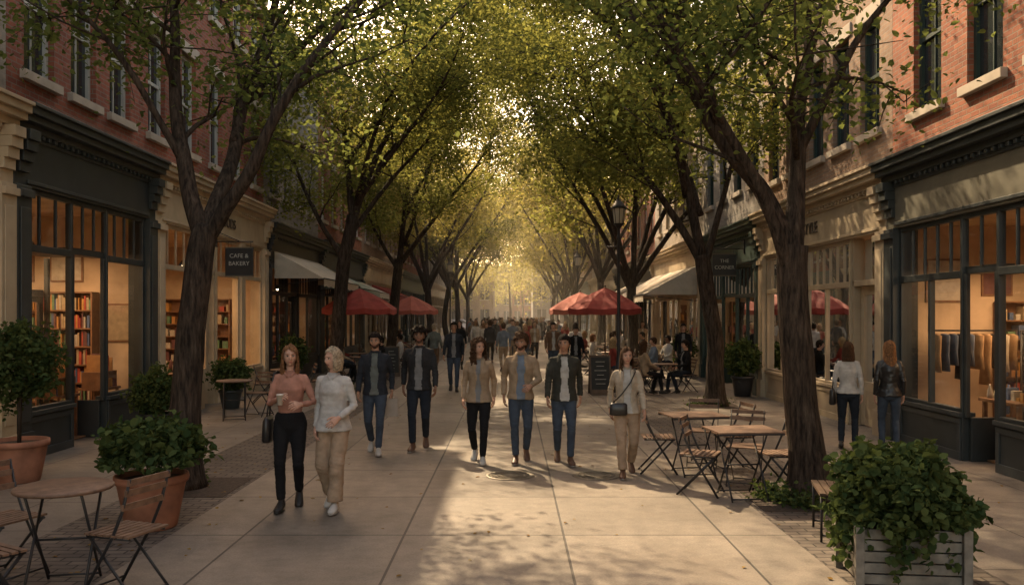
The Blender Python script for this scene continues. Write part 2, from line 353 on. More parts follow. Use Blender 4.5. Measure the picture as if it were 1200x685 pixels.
def storefront(par,s,F,u0,u1,zc,M,bays,M2=None,MF=None,text=None,tmat=None,kind='goods',light=0,seed=1,detail=True,tsize=.32):
    bx=mkP(s,F); mb=MB(); gl=MB(); M2=M2 or M; MF=MF or M
    e=.008; zt=zc-1.08; ztb=zt-.82; u0+=e;u1-=e
    bx(mb,u0,u1,-.25,.10,zt,zc-.34,MF)
    bx(mb,u0+.3,u1-.3,.10,.125,zt+.04,zt+.09,M2); bx(mb,u0+.3,u1-.3,.10,.125,zc-.44,zc-.39,M2)
    bx(mb,u0,u1,-.2,.19,zc-.34,zc-.24,M); bx(mb,u0,u1,-.2,.30,zc-.24,zc-.15,M2); bx(mb,u0,u1,-.2,.36,zc-.15,zc-.05,M); bx(mb,u0,u1,-.2,.40,zc-.05,zc,M2)
    if detail:
        k=u0+.4
        while k<u1-.4: bx(mb,k,k+.07,.10,.18,zc-.43+.03,zc-.342,M); k+=.16
    pw=.34
    pil=[u0,u1-pw]
    for p in pil:
        bx(mb,p,p+pw,-.25,.15,0,zt-.002,M); bx(mb,p-.0,p+pw,.15,.19,0,.42,M); bx(mb,p,p+pw,.15,.20,zt-.16,zt-.06,M2)
        bx(mb,p+.06,p+pw-.06,.15,.165,.55,zt-.3,M2)
        for (dz,dd) in ((0,.30),(.14,.26),(.28,.21),(.42,.16)):
            bx(mb,p+.04,p+pw-.04,.10,dd,zc-.345-dz-.14,zc-.345-dz-.002,M)
    a=u0+pw; tot=sum(w for _,w in bays); sc=(u1-pw-a)/tot
    for t,w in bays:
        w*=sc; b=a+w
        if t=='p':
            bx(mb,a,b,-.12,.12,0,zt-.002,M); bx(mb,a,b,.12,.15,0,.4,M)
        elif t=='w':
            bx(mb,a+.001,b-.001,-.12,.05,0,.60,M); bx(mb,a+.001,b-.001,-.14,.10,.60,.66,M2)
            for (q0,q1,z0,z1) in ((a+.02,b-.02,.0,.12),(a+.02,b-.02,.50,.58),(a+.02,a+.10,.12,.50),(b-.10,b-.02,.12,.50)): bx(mb,q0,q1,.05,.07,z0,z1,M2)
            bx(mb,a,a+.06,-.05,.045,.66,zt,M); bx(mb,b-.06,b,-.05,.045,.66,zt,M)
            bx(mb,a+.06,b-.06,-.045,.055,ztb-.05,ztb+.05,M); bx(mb,a+.06,b-.06,-.045,.04,zt-.07,zt-.001,M); bx(mb,a+.06,b-.06,-.045,.04,.662,.71,M)
            n=max(2,int(w/.34))
            for k in range(1,n): x=a+w*k/n; bx(mb,x-.014,x+.014,-.02,.025,ztb+.05,zt-.07,M)
            if w>1.7:
                x=(a+b)/2; bx(mb,x-.03,x+.03,-.04,.042,.71,ztb-.05,M)
            X=s*F; gl.add([(X,a+.05,.68),(X,b-.05,.68),(X,b-.05,zt-.03),(X,a+.05,zt-.03)],[(0,1,2,3)],GLASS)
        elif t=='r':
            dp=-.95
            bx(mb,a,b,-.2,.0,ztb+.0,ztb+.1,M)
            bx(mb,a,b,dp,-.2,ztb+.02,ztb+.08,M)
            n=max(2,int(w/.34))
            for k in range(1,n): x=a+w*k/n; bx(mb,x-.014,x+.014,-.02,.025,ztb+.1,zt-.05,M)
            bx(mb,a,b,-.045,.04,zt-.07,zt-.001,M)
            X=s*F; gl.add([(X,a,ztb+.08),(X,b,ztb+.08),(X,b,zt-.03),(X,a,zt-.03)],[(0,1,2,3)],GLASS)
            for q,sg in ((a,1),(b,-1)):
                bx(mb,q,q+sg*.07,dp,-.045,0,.60,M)
                bx(mb,q,q+sg*.07,-.03,.03,.60,ztb,M); bx(mb,q,q+sg*.07,dp,dp+.07,.60,ztb,M)
                gl.add([(s*(F+.04),q+sg*.03,.6),(s*(F-dp-.05),q+sg*.03,.6),(s*(F-dp-.05),q+sg*.03,ztb),(s*(F+.04),q+sg*.03,ztb)],[(0,1,2,3)],GLASS)
            c=a+.07; d=b-.07
            bx(mb,c,d,dp-.05,dp+.0,2.3,2.4,M)
            bx(mb,c,c+.12,dp-.05,dp,0,2.3,M); bx(mb,d-.12,d,dp-.05,dp,0,2.3,M); bx(mb,c+.12,d-.12,dp-.045,dp-.005,.0,.35,M); bx(mb,c+.12,d-.12,dp-.045,dp-.005,2.2,2.3,M)
            bx(mb,d-.11,d-.08,dp,dp+.05,.9,1.3,mat('brass',(.6,.42,.18),.3,.1,5,0,metal=1))
            X=s*(F-dp+.02); gl.add([(X,c,.35),(X,d,.35),(X,d,ztb),(X,c,ztb)],[(0,1,2,3)],GLASS)
        elif t=='d':
            bx(mb,a,b,-.2,0,ztb-.04,ztb+.06,M); bx(mb,a,a+.06,-.2,0,0,zt,M); bx(mb,b-.06,b,-.2,0,0,zt,M)
            c=a+.06;d=b-.06
            bx(mb,c,c+.13,-.19,-.13,.02,ztb-.05,M2); bx(mb,d-.13,d,-.19,-.13,.02,ztb-.05,M2); bx(mb,c+.13,d-.13,-.185,-.135,.02,.8,M2); bx(mb,c+.13,d-.13,-.185,-.135,ztb-.2,ztb-.05,M2)
            bx(mb,c+.2,d-.2,-.135,-.125,.15,.65,M)
            X=s*(F+.16); gl.add([(X,c+.1,.8),(X,d-.1,.8),(X,d-.1,zt-.03),(X,c+.1,zt-.03)],[(0,1,2,3)],GLASS)
        a=b
    mb.build('storefront',parent=par,bevel=.006 if detail else 0); gl.build('glazing',parent=par)
    if text:
        me=textmesh(text,tsize,tmat); o=put(me,'sign_lettering',(0,0,0),0,par)
        R3=Matrix(((0,0,1),(1,0,0),(0,1,0))) if s<0 else Matrix(((0,0,-1),(-1,0,0),(0,1,0)))
        loc=Vector((s*(F-.115),(u0+u1)/2,(zt+zc-.34)/2-.0))
        o.matrix_parent_inverse=Matrix.Identity(4); o.matrix_local=Matrix.Translation(loc-par.location)@R3.to_4x4()
    interior(par,s,F,u0,u1,zt,kind,light,seed)
def upper(par,s,F,u0,u1,z0,H,wall,frame,trim,wins,wz,winw=.85,cap=None,glass=DGLASS,depth=9):
    ops=[(u-winw/2,u+winw/2,a,b) for u in wins for a,b in wz if b<H-.4]
    e=.004; U0=u0+e;U1=u1-e
    us=sorted({U0,U1,*[x for o in ops for x in o[:2]]}); zs=sorted({z0,H,*[x for o in ops for x in o[2:]]})
    mb=MB(); X=s*F; Xi=s*(F+.2)
    for i in range(len(us)-1):
        for j in range(len(zs)-1):
            cu=(us[i]+us[i+1])/2; cz=(zs[j]+zs[j+1])/2
            if any(o[0]<cu<o[1] and o[2]<cz<o[3] for o in ops): continue
            mb.add([(X,us[i],zs[j]),(X,us[i+1],zs[j]),(X,us[i+1],zs[j+1]),(X,us[i],zs[j+1])],[(0,1,2,3)],wall)
    for o in ops:
        a,b,c,d=o
        mb.add([(X,a,c),(Xi,a,c),(Xi,a,d),(X,a,d)],[(0,1,2,3)],wall); mb.add([(X,b,c),(Xi,b,c),(Xi,b,d),(X,b,d)],[(0,1,2,3)],wall)
        mb.add([(X,a,d),(Xi,a,d),(Xi,b,d),(X,b,d)],[(0,1,2,3)],wall); mb.add([(X,a,c),(Xi,a,c),(Xi,b,c),(X,b,c)],[(0,1,2,3)],wall)
    Xb=s*(F+depth)
    for u in (U0,U1): mb.add([(X,u,0),(Xb,u,0),(Xb,u,H),(X,u,H)],[(0,1,2,3)],wall)
    mb.add([(Xb,U0,0),(Xb,U1,0),(Xb,U1,H),(Xb,U0,H)],[(0,1,2,3)],wall)
    mb.build('walls',parent=par)
    r=MB(); r.add([(X,U0,H-.3),(Xb,U0,H-.3),(Xb,U1,H-.3),(X,U1,H-.3)],[(0,1,2,3)],ASPH); r.build('roof',parent=par)
    bx=mkP(s,F); w=MB(); g=MB(); t=MB()
    for a,b,c,d in ops:
        bx(w,a+.002,a+.07,-.17,-.09,c,d-.001,frame); bx(w,b-.07,b-.002,-.17,-.09,c,d-.001,frame); bx(w,a+.07,b-.07,-.17,-.09,d-.08,d-.002,frame); bx(w,a+.07,b-.07,-.17,-.09,c+.002,c+.08,frame)
        bx(w,a+.07,b-.07,-.16,-.10,(c+d)/2-.03,(c+d)/2+.03,frame); bx(w,(a+b)/2-.012,(a+b)/2+.012,-.155,-.12,c+.08,d-.08,frame)
        g.add([(s*(F+.14),a,c),(s*(F+.14),b,c),(s*(F+.14),b,d),(s*(F+.14),a,d)],[(0,1,2,3)],glass)
        bx(t,a-.1,b+.1,-.08,.09,c-.13,c-.003,trim); bx(t,a-.12,b+.12,-.05,.035,d+.003,d+.24,trim)
    w.build('window_frames',parent=par); g.build('window_panes',parent=par)
    cp=cap or trim
    bx(t,U0,U1,-.3,.12,H-.9,H-.8,cp); bx(t,U0,U1,-.3,.25,H-.3,H-.12,cp); bx(t,U0,U1,-.3,.38,H-.12,H+.02,cp)
    k=U0+.3
    while k<U1-.3: bx(t,k,k+.12,.003,.2,H-.6,H-.302,cp); k+=.5
    t.build('stone_trim',parent=par,bevel=.006)
RED=brickmat('red_brick',(.33,.105,.06),(.22,.068,.042),(.23,.18,.14))
RED2=brickmat('orange_brick',(.38,.135,.07),(.26,.085,.048),(.25,.20,.15))
TAN=brickmat('tan_brick',(.31,.20,.13),(.25,.16,.105),(.26,.22,.18))
GREY=brickmat('grey_stone',(.27,.25,.22),(.23,.21,.185),(.15,.14,.13),.5,.25,.006,.9,.3)
PALE=brickmat('pale_brick',(.36,.31,.25),(.31,.265,.215),(.3,.27,.23))
CHAR=mat('charcoal_paint',(.028,.034,.035),.45,.2,3,.08,40)
CHAR2=mat('charcoal_trim_paint',(.038,.045,.046),.42,.2,3,.08,40)
CREAM=mat('cream_paint',(.43,.345,.23),.6,.16,2,.1,30)
CREAM2=mat('cream_trim_paint',(.47,.38,.265),.6,.16,2,.1,30)
OLIVE=mat('olive_grey_paint',(.125,.117,.088),.5,.15,3,.1,30)
BEIGE=mat('beige_paint',(.35,.28,.19),.55,.14,2,.1,30)
DGREEN=mat('dark_green_paint',(.022,.042,.036),.45,.2,3,.1)
BLACKP=mat('black_paint',(.02,.02,.022),.4,.2,3,.08)
WHITEP=mat('white_paint',(.50,.48,.43),.5,.08,3,.05)
DARKL=mat('dark_lettering',(.08,.06,.045),.5,.1,5,0)
LGREY=mat('grey_window_paint',(.38,.38,.34),.5,.1,3,.05)
def spaced(u0,u1,sp,off=.8):
    n=int((u1-u0-2*off)/sp)+1; t=(n-1)*sp; c=(u0+u1)/2; return [c-t/2+i*sp for i in range(n)]
FL,FR=6.7,6.2
def bld(name,s,F,u0,u1,H,wall,frame,trim,stores,spacing=1.5,winw=.8,wz=((5.35,7.35),(8.6,10.3)),wins=None,z0=None):
    par=empty(name,(s*(F+4),(u0+u1)/2,0))
    upper(par,s,F,u0,u1,min(st['zc'] for st in stores)-1.0,H,wall,frame,trim,wins or spaced(u0,u1,spacing),wz,winw)
    for st in stores: storefront(par,s,F,**st)
    return par
W2=[('w',1.6),('r',1.15),('w',1.6)]
bld('brick_shop_building',-1,FL,-12,11.3,10.8,PALE,LGREY,STONE,[dict(u0=5,u1=11.3,zc=4.8,M=CREAM,bays=W2,seed=3,light=20),dict(u0=-12,u1=5,zc=4.8,M=CREAM,bays=W2+[('p',.4)]+W2,seed=3)],2.4)
bld('brick_shop_building',-1,FL,11.3,23,10.8,RED,LGREY,STONE,[
    dict(u0=11.3,u1=15.8,zc=4.82,M=CHAR,M2=CHAR2,bays=[('w',1.35),('r',1.1),('w',1.5)],kind='books',light=38,seed=11),
    dict(u0=15.8,u1=23,zc=4.82,M=CREAM,M2=CREAM2,bays=[('w',1.7),('p',.4),('d',1.05),('w',1.6),('p',.3),('w',1.6)],text='FINE GOODS',tmat=DARKL,kind='goods',light=46,seed=12)],
    wins=[12.1,13.35,14.6,16.1,17.7,19.3,20.9,22.3],winw=.78)
bld('stone_shop_building',-1,FL,23,29.5,10.2,GREY,LGREY,STONE,[dict(u0=23,u1=29.5,zc=4.5,M=BLACKP,bays=[('w',1.6),('d',1),('w',2)],kind='goods',light=16,seed=13)],1.5)
bld('brick_shop_building',-1,FL,29.5,38,11.2,RED2,WHITEP,STONE,[dict(u0=29.5,u1=38,zc=4.6,M=CHAR,bays=[('w',2),('r',1.2),('w',2),('w',2)],kind='goods',light=16,seed=14)],1.7)
bld('brick_shop_building',-1,FL,38,50,10.4,TAN,WHITEP,STONE,[dict(u0=38,u1=50,zc=4.6,M=CREAM,bays=W2+W2,seed=15,detail=False)],1.9)
bld('brick_shop_building',-1,FL,50,64,11.5,RED,WHITEP,STONE,[dict(u0=50,u1=64,zc=4.6,M=DGREEN,bays=W2+W2,seed=16,detail=False)],1.9)
bld('brick_shop_building',-1,FL,64,92,10.5,PALE,WHITEP,STONE,[dict(u0=64,u1=92,zc=4.6,M=CREAM,bays=W2+W2+W2,seed=17,detail=False)],2.2)
bld('brick_shop_building',1,FR,-12,13.9,10.8,RED2,DGREEN,STONE,[
    dict(u0=9.3,u1=13.9,zc=4.45,M=CHAR,M2=CHAR2,MF=OLIVE,bays=[('w',1.4),('r',.95),('w',2.2)],kind='clothes',light=46,seed=21),
    dict(u0=-12,u1=9.3,zc=4.45,M=CREAM,bays=W2+[('p',.4)]+W2,seed=3)],
    wins=[2,4,6,8,9.7,11.2,12.75],winw=.85,wz=((5.1,7.3),(8.5,10.2)))
bld('brick_shop_building',1,FR,13.9,21,10.4,TAN,DGREEN,STONE,[dict(u0=13.9,u1=21,zc=4.45,M=BEIGE,M2=CREAM,bays=[('d',1.05),('w',2.0),('p',.35),('w',1.8)],text='STYLE',tmat=DARKL,kind='clothes',light=42,seed=22)],wins=[14.8,16.1,17.4,18.9,20.2],winw=.8,wz=((5.15,7.1),(8.3,9.9)))
bld('stone_shop_building',1,FR,21,27.5,10.9,GREY,DGREEN,STONE,[dict(u0=21,u1=27.5,zc=4.4,M=DGREEN,bays=[('w',1.8),('r',1.2),('w',1.8)],kind='goods',light=16,seed=23)],1.6)
bld('brick_shop_building',1,FR,27.5,37,10.2,PALE,WHITEP,STONE,[dict(u0=27.5,u1=37,zc=4.5,M=CREAM,bays=W2+[('w',2)],kind='goods',light=16,seed=24)],1.7)
bld('brick_shop_building',1,FR,37,50,11.4,RED,WHITEP,STONE,[dict(u0=37,u1=50,zc=4.6,M=BLACKP,bays=W2+W2,seed=25,detail=False)],1.9)
bld('brick_shop_building',1,FR,50,66,10.2,PALE,WHITEP,STONE,[dict(u0=50,u1=66,zc=4.6,M=CREAM,bays=W2+W2,seed=26,detail=False)],1.9)
bld('brick_shop_building',1,FR,66,92,11,TAN,WHITEP,STONE,[dict(u0=66,u1=92,zc=4.6,M=DGREEN,bays=W2+W2+W2,seed=27,detail=False)],2.2)
def cross_building(x0,x1,y,H,wall):
    par=empty('office_building',((x0+x1)/2,y+5,0)); mb=MB(); mb.box((x0,y,0),(x1,y+10,H),wall); mb.build('walls',parent=par)
    w=MB(); t=MB(); n=int((x1-x0)/2.2)
    for i in range(n):
        cx=x0+(i+.5)*(x1-x0)/n
        for z in np.arange(.8,H-1.5,3.2):
            w.box((cx-.6,y-.03,z),(cx+.6,y+.02,z+1.9),DGLASS); t.box((cx-.7,y-.12,z-.14),(cx+.7,y-.001,z-.01),STONE)
            t.box((cx-.03,y-.06,z),(cx+.03,y-.031,z+1.9),WHITEP)
    t.box((x0,y-.4,H-.5),(x1,y-.002,H),STONE)
    w.build('windows',parent=par); t.build('trim',parent=par)
cross_building(-16,-2.5,114,7.5,TAN); cross_building(2.8,17,114.15,8,GREY); cross_building(17.0,40,114,10,RED); cross_building(-45,-16,114.1,11,RED); cross_building(-22,0,176,12,TAN); cross_building(0,22,178,14,RED)
def awning(s,F,u0,u1,z,c1,proj=1.25,drop=.55):
    b=MB(); m=c1
    X0=s*(F-.13);X1=s*(F-proj); n=int((u1-u0)/.3)
    vs=[];fs=[]
    for i in range(n+1):
        u=u0+(u1-u0)*i/n; sag=.015*math.sin(i*1.7)
        vs+= [(X0,u,z),((X0+X1)/2,u,z-drop/2-.03+sag),(X1,u,z-drop),(X1,u,z-drop-(.2 if i%2 else .24))]
    for i in range(n):
        o=i*4
        for k in range(3): fs.append((o+k,o+k+1,o+k+5,o+k+4))
    b.add(vs,fs,m,False)
    for u in (u0,u1):
        b.add([(X0,u,z),(X1,u,z-drop),(X0,u,z-drop)],[(0,1,2)],m); b.tube([(X0,u,z-drop-.2),(X1,u,z-drop-.02)],.015,MET,6)
    b.tube([(X1,u0,z-drop),(X1,u1,z-drop)],.018,MET,6)
    b.build('shop_awning')
AWC=mat('cream_canvas',(.45,.40,.32),.85,.1,4,.2); AWG=mat('grey_green_canvas',(.22,.25,.2),.85,.1,4,.2); AWR=mat('red_canvas',(.30,.05,.038),.85,.2,4,.2); AWO=mat('coral_canvas',(.34,.09,.062),.85,.15,4,.2)
awning(-1,FL,23.6,28.9,3.75,AWC,1.5,.75); awning(-1,FL,30,33.6,3.5,AWG,1.5,.6); awning(-1,FL,34,37.5,3.4,AWC,1.3,.5); awning(-1,FL,40,46,3.4,AWR,1.3,.5)
awning(1,FR,28,36.4,3.6,AWC,1.9,.95); awning(1,FR,39,45,3.5,AWC,1.5,.6)
def blade(s,F,u,z,txts,w=.62,h=.66):
    b=MB(); x0=s*(F-.22); x1=s*(F-.22-w); xm=(x0+x1)/2
    b.box((x0,u-.025,z-h),(x1,u+.025,z),BLACKP); fr=mat('sign_frame',(.12,.10,.07),.5,.1,5,0)
    for (a,c,d,e) in ((x0,x1,z-.03,z-.001),(x0,x1,z-h+.001,z-h+.03)): b.box((a,u-.032,d),(c,u+.032,e),fr)
    b.tube([(s*(F-.0),u,z+.12),(x1,u,z+.12)],.014,MET,6); b.tube([(s*(F-.02),u,z+.35),(xm,u,z+.13)],.01,MET,6)
    for x in (x0-s*.06,x1+s*.06): b.tube([(x,u,z+.12),(x,u,z)],.006,MET,5)
    b.box((s*(F+.0),u-.05,z),(s*(F-.03),u+.05,z+.4),MET)
    par=empty('hanging_shop_sign',(xm,u,z)); b.build('board',parent=par,bevel=.004)
    for i,t in enumerate(txts):
        me=textmesh(t,.13,CHALK,.004); o=put(me,'lettering',(0,0,0),0,par); o.matrix_parent_inverse=Matrix.Identity(4)
        o.matrix_local=Matrix.Translation(Vector((0,-.031,-.2-.17*i)))@Matrix.Rotation(math.pi/2,4,'X')
blade(-1,FL-.1,19.0,3.5,['CAFE &','BAKERY'])
blade(1,FR-.1,22.4,3.6,['THE','CORNER'],.62,.6)
# ------------------------------------------------------------------ trees
def smooth_path(pts,sub=4):
    pts=[Vector(p) for p in pts]; o=[]
    for i in range(len(pts)-1):
        p0=pts[max(i-1,0)];p1=pts[i];p2=pts[i+1];p3=pts[min(i+2,len(pts)-1)]
        for k in range(sub):
            t=k/sub; o.append(.5*((2*p1)+(p2-p0)*t+(2*p0-5*p1+4*p2-p3)*t*t+(3*p1-p0-3*p2+p3)*t**3))
    o.append(pts[-1]); return o
def limb(mb,pts,r0,r1,rr,n=10,flare=0,wob=.03,sub=4,pw=1.0):
    P=smooth_path(pts,sub); L=len(P)
    rads=[]
    for i,p in enumerate(P):
        t=i/(L-1); r=r0+(r1-r0)*t**pw
        if flare: r+=flare*math.exp(-p.z/.22)
        r*=1+.07*noise.noise(p*3.1)
        rads.append(r); 
        if 0<i<L-1: P[i]=p+Vector((noise.noise(p*1.7+Vector((9,0,0))),noise.noise(p*1.7+Vector((0,9,0))),0))*wob
    mb.tube(P,rads,BARK,n); return P
def rv(rr): 
    return Vector((rr.gauss(0,1),rr.gauss(0,1),rr.gauss(0,1))).normalized()
def make_tree(trunk,limbs,seed,leafm,nleaf,lsize,r0=.19,nsec=9,L2=(1.2,2.4),nter=6,L3=(.5,1.1),spread=.24,zmin=3.9,tstart=.3,flare=.12):
    rr=random.Random(seed); rs=np.random.RandomState(seed); mb=MB()
    limb(mb,trunk,r0,r0*.82,rr,14,flare)
    anchors=[]
    for li in limbs:
        pts,ra=li; P=limb(mb,pts,ra,ra*.16,rr,9,sub=5,pw=.8); n=len(P)
        for k in range(nsec):
            t=tstart+(1-tstart)*(k+rr.random())/nsec; i=min(n-2,int(t*(n-1))); p=P[i]; d=(P[i+1]-P[i]).normalized()
            o=rv(rr); o.z=abs(o.z)*.35+.05; dr=(d*.55+o*1.0+Vector((0,0,.12))).normalized()
            L=rr.uniform(*L2)*(1.15-.4*t); q=[p]; cur=p.copy(); dd=dr.copy()
            for j in range(4):
                dd=(dd+rv(rr)*.25+Vector((0,0,-.05+.0*j))).normalized(); cur=cur+dd*L/4; q.append(cur.copy())
            r2=ra*(.34-.16*t); mb.tube(q,[r2,r2*.8,r2*.6,r2*.4,r2*.18],BARK,6)
            for m in range(nter):
                tt=.3+.7*(m+rr.random())/nter; jj=min(3,int(tt*4)); f=tt*4-jj; pp=q[jj].lerp(q[jj+1],min(1,f)); o=rv(rr); o.z*=.5
                d3=(dd*.4+o).normalized(); L_=rr.uniform(*L3); e1=pp+d3*L_*.5+rv(rr)*.06; e2=pp+d3*L_+Vector((0,0,-.12*L_))
                if e2.z<zmin: e2.z=zmin+rr.random()*.4; e1.z=max(e1.z,zmin+.1)
                mb.tube([pp,e1,e2],[r2*.25+.003,r2*.16+.003,.003],BARK,4,cap=False)
                anchors+= [tuple(pp),tuple(e1),tuple(e2),tuple((e1+e2)/2)]
    A=np.array(anchors)
    w=rs.uniform(.15,1.85,len(A))**1.7; w/=w.sum(); idx=rs.choice(len(A),nleaf,p=w)
    P=A[idx]+rs.normal(0,1,(nleaf,3))*np.array([spread,spread,spread*.7])
    lm=leaf_mesh('leaves',P,lsize,leafm,rs)
    return mb.mesh('trunk_and_limbs'),lm
def place_tree(name,meshes,x,y,rot=0,sc=1):
    e=empty(name,(x,y,0)); e.rotation_euler=(0,0,rot); e.scale=(sc,)*3
    for me,n in zip(meshes,('trunk_and_limbs','foliage')):
        o=bpy.data.objects.new(n,me); COL.objects.link(o); o.parent=e
def auto_limbs(rr,fz,R0=3.6,H=10.5,n=5,ra=.1):
    L=[]
    a0=rr.random()*6
    for i in range(n):
        a=a0+i*2*math.pi/n+rr.uniform(-.35,.35); rad=R0*rr.uniform(.7,1.05) if i else .6; hh=H*rr.uniform(.8,1)
        c,s=math.cos(a),math.sin(a); b=fz-rr.uniform(0,.5)
        L.append(([(0,0,b),(c*rad*.25,s*rad*.25,b+(hh-b)*.25),(c*rad*.55,s*rad*.55,b+(hh-b)*.5),(c*rad*.82,s*rad*.82,b+(hh-b)*.75),(c*rad,s*rad,hh)],ra))
    return L
F0=(.25,.05,3.0)
place_tree('street_tree',make_tree([(0,0,0),(.04,0,.7),(.07,0,1.5),(.2,0,2.67),F0],[
    ([(.22,.03,2.9),(0,.1,3.66),(-.2,.3,4.65),(-.3,.5,5.65),(-.6,.8,7.5),(-.9,1,9)],.12),
    ([(.25,.05,2.95),(.40,.4,3.75),(.46,.8,4.65),(.7,1.2,5.9),(.9,1.6,7.5),(1,2,9.3)],.11),
    ([(.24,.04,2.85),(.75,-.1,3.55),(1.15,-.1,4.35),(1.6,.1,5.15),(2.4,.3,6.2),(3.2,.5,7.6)],.10),
    ([(-.05,.12,3.8),(-.6,-.2,4.9),(-1.3,-.5,5.7),(-2.0,-.8,6.6)],.05),
    ([(.46,.8,4.65),(1.4,2.0,6.2),(2.6,3.0,7.4),(3.8,3.8,8.4)],.06),
    ([(.42,.5,4.1),(.2,1.4,5.3),(-.4,2.4,6.6),(-.6,3,8)],.05)],31,LEAF_N,20000,.088,.18,10,zmin=4.1,L2=(1.1,2.3)),-3.82,9.9)
place_tree('street_tree',make_tree([(0,0,0),(-.03,0,.6),(-.12,0,1.35),(-.17,0,2.17),(-.17,0,2.75)],[
    ([(-.17,0,2.6),(-.45,.1,3.3),(-.8,.2,3.8),(-1.15,.3,4.4),(-1.45,.4,5.1),(-1.9,.6,6.2),(-2.6,.8,7.8)],.12),
    ([(-.17,0,2.65),(-.10,.1,3.3),(-.03,.2,4.2),(.15,.4,5.0),(.1,.7,6.5),(.3,1,8.5)],.125),
    ([(-.05,.15,3.8),(.5,0,4.9),(1.2,-.2,5.9),(1.9,-.3,7)],.06),
    ([(-.17,0,2.35),(-.62,-.25,3.35),(-1.25,-.45,4.3),(-1.9,-.6,5.4),(-2.4,-.8,6.8)],.085),
    ([(-1.15,.3,4.4),(-1.9,1.6,6.0),(-2.8,2.8,7.2),(-3.6,3.8,8.2)],.06),
    ([(0,.3,4.6),(.6,1.4,5.6),(1.0,2.4,6.9),(1.1,3,8)],.055)],32,LEAF_N,20000,.088,.19,10,zmin=4.1,L2=(1.1,2.3)),3.2,9.2)
place_tree('street_tree',make_tree([(0,0,0),(0,0,.7),(0,0,1.4),(-.2,0,2.7),(-.3,0,3.3)],[
    ([(-.28,0,3.1),(-.9,.1,4.2),(-1.7,.2,5.3),(-2.6,.2,6.1),(-3.6,.3,7.4)],.11),
    ([(-.3,0,3.2),(-.6,.2,5),(-.9,.4,6.5),(-.7,.6,8),(-.6,1,10)],.13),
    ([(-.25,0,3.0),(.3,.3,4.8),(.7,.4,6.5),(.9,.5,9)],.09),
    ([(-.6,.2,4.6),(-1.2,-1,6.2),(-2.2,-2.2,8),(-2.6,-2.8,9.4)],.08),
    ([(-.6,.3,6),(-1.8,.6,8),(-3.2,.8,9.6),(-4.6,1,10.8)],.07),
    ([(-.6,.3,5.5),(-2,2,7.3),(-3.4,3.6,8.6),(-4.6,4.6,9.8)],.07),
    ([(-.6,.3,5.2),(-1.8,-1.6,6.9),(-3.2,-2.6,8.0),(-4.6,-3.2,9.0)],.07),
    ([(-.3,.1,4.2),(-.6,1.4,6),(-1.6,2.6,7.6),(-2,3.2,9)],.08)],33,LEAF_M,43000,.10,.2,11,L2=(1.3,2.6),spread=.3,zmin=4.6),4.45,18.7)
place_tree('street_tree',make_tree([(0,0,0),(.1,0,1.5),(.25,0,3.2),(.5,0,4.6)],[
    ([(.47,0,4.4),(1.1,.2,6.2),(1.8,.3,7.6),(2.6,.4,9.5)],.12),
    ([(.28,0,3.4),(-.4,.1,4.5),(-1.0,.2,5.8),(-1.4,.3,7.5)],.09),
    ([(.5,0,4.5),(.3,.3,6),(.1,.5,8),(0,.6,10)],.11),
    ([(.6,0,4.9),(1.7,-1,6.1),(2.9,-1.8,7.4),(3.6,-2.4,8.6)],.08),
    ([(.3,.2,6),(1.8,.4,8.2),(3.2,.6,9.8),(4.6,.8,10.8)],.07),
    ([(.6,.1,5.2),(2,1.4,7.4),(3.6,2.4,9.0),(5.0,3.2,10.2)],.07),
    ([(.6,.0,5.0),(1.6,-2,6.9),(3.0,-3.6,8.2),(4.6,-4.6,9.2)],.07),
    ([(.5,0,4.2),(1.4,1.2,5.8),(2.4,2.2,7.2),(3.4,2.8,8.8)],.08)],34,LEAF_M,47000,.10,.2,11,L2=(1.3,2.7),spread=.3,zmin=4.6),-4.7,22.5)
place_tree('street_tree',make_tree([(0,0,0),(.1,0,2),(.3,0,4)],[
    ([(.28,0,3.8),(1.2,.1,5.0),(2.1,.2,6.2),(3.2,.3,7.6),(3.8,.3,9)],.11),
    ([(.3,0,3.9),(.5,.2,6),(.8,.3,8.5),(1,.4,10.5)],.12),
    ([(.25,0,3.6),(-.8,.2,5.5),(-1.3,.3,7.5)],.09),
    ([(.6,.2,6),(2,.8,8.5),(3.6,1,10.5),(4.8,1.2,12)],.08),
    ([(.5,.1,5.5),(2,-1.6,8),(3.6,-2.6,10),(4.8,-3.4,11.5)],.08),
    ([(.5,0,4.6),(1.2,-1.2,6),(1.8,-2.2,7.8),(2,-2.6,9.4)],.08)],35,LEAF_M,42000,.11,.2,11,L2=(1.4,2.8),spread=.34,zmin=4.2),-4.4,31)
rr0=random.Random(5)
v=[]
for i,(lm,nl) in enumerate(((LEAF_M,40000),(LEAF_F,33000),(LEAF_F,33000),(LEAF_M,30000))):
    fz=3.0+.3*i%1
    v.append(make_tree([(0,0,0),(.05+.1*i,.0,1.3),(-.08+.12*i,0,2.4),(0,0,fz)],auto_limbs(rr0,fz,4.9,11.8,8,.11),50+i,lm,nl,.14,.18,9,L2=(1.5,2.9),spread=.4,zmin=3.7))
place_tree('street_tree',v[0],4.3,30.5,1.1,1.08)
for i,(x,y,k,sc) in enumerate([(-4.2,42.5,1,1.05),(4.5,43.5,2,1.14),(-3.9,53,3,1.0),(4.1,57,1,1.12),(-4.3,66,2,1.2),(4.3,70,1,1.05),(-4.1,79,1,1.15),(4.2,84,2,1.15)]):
    place_tree('street_tree',v[k],x,y,i*1.3,sc)
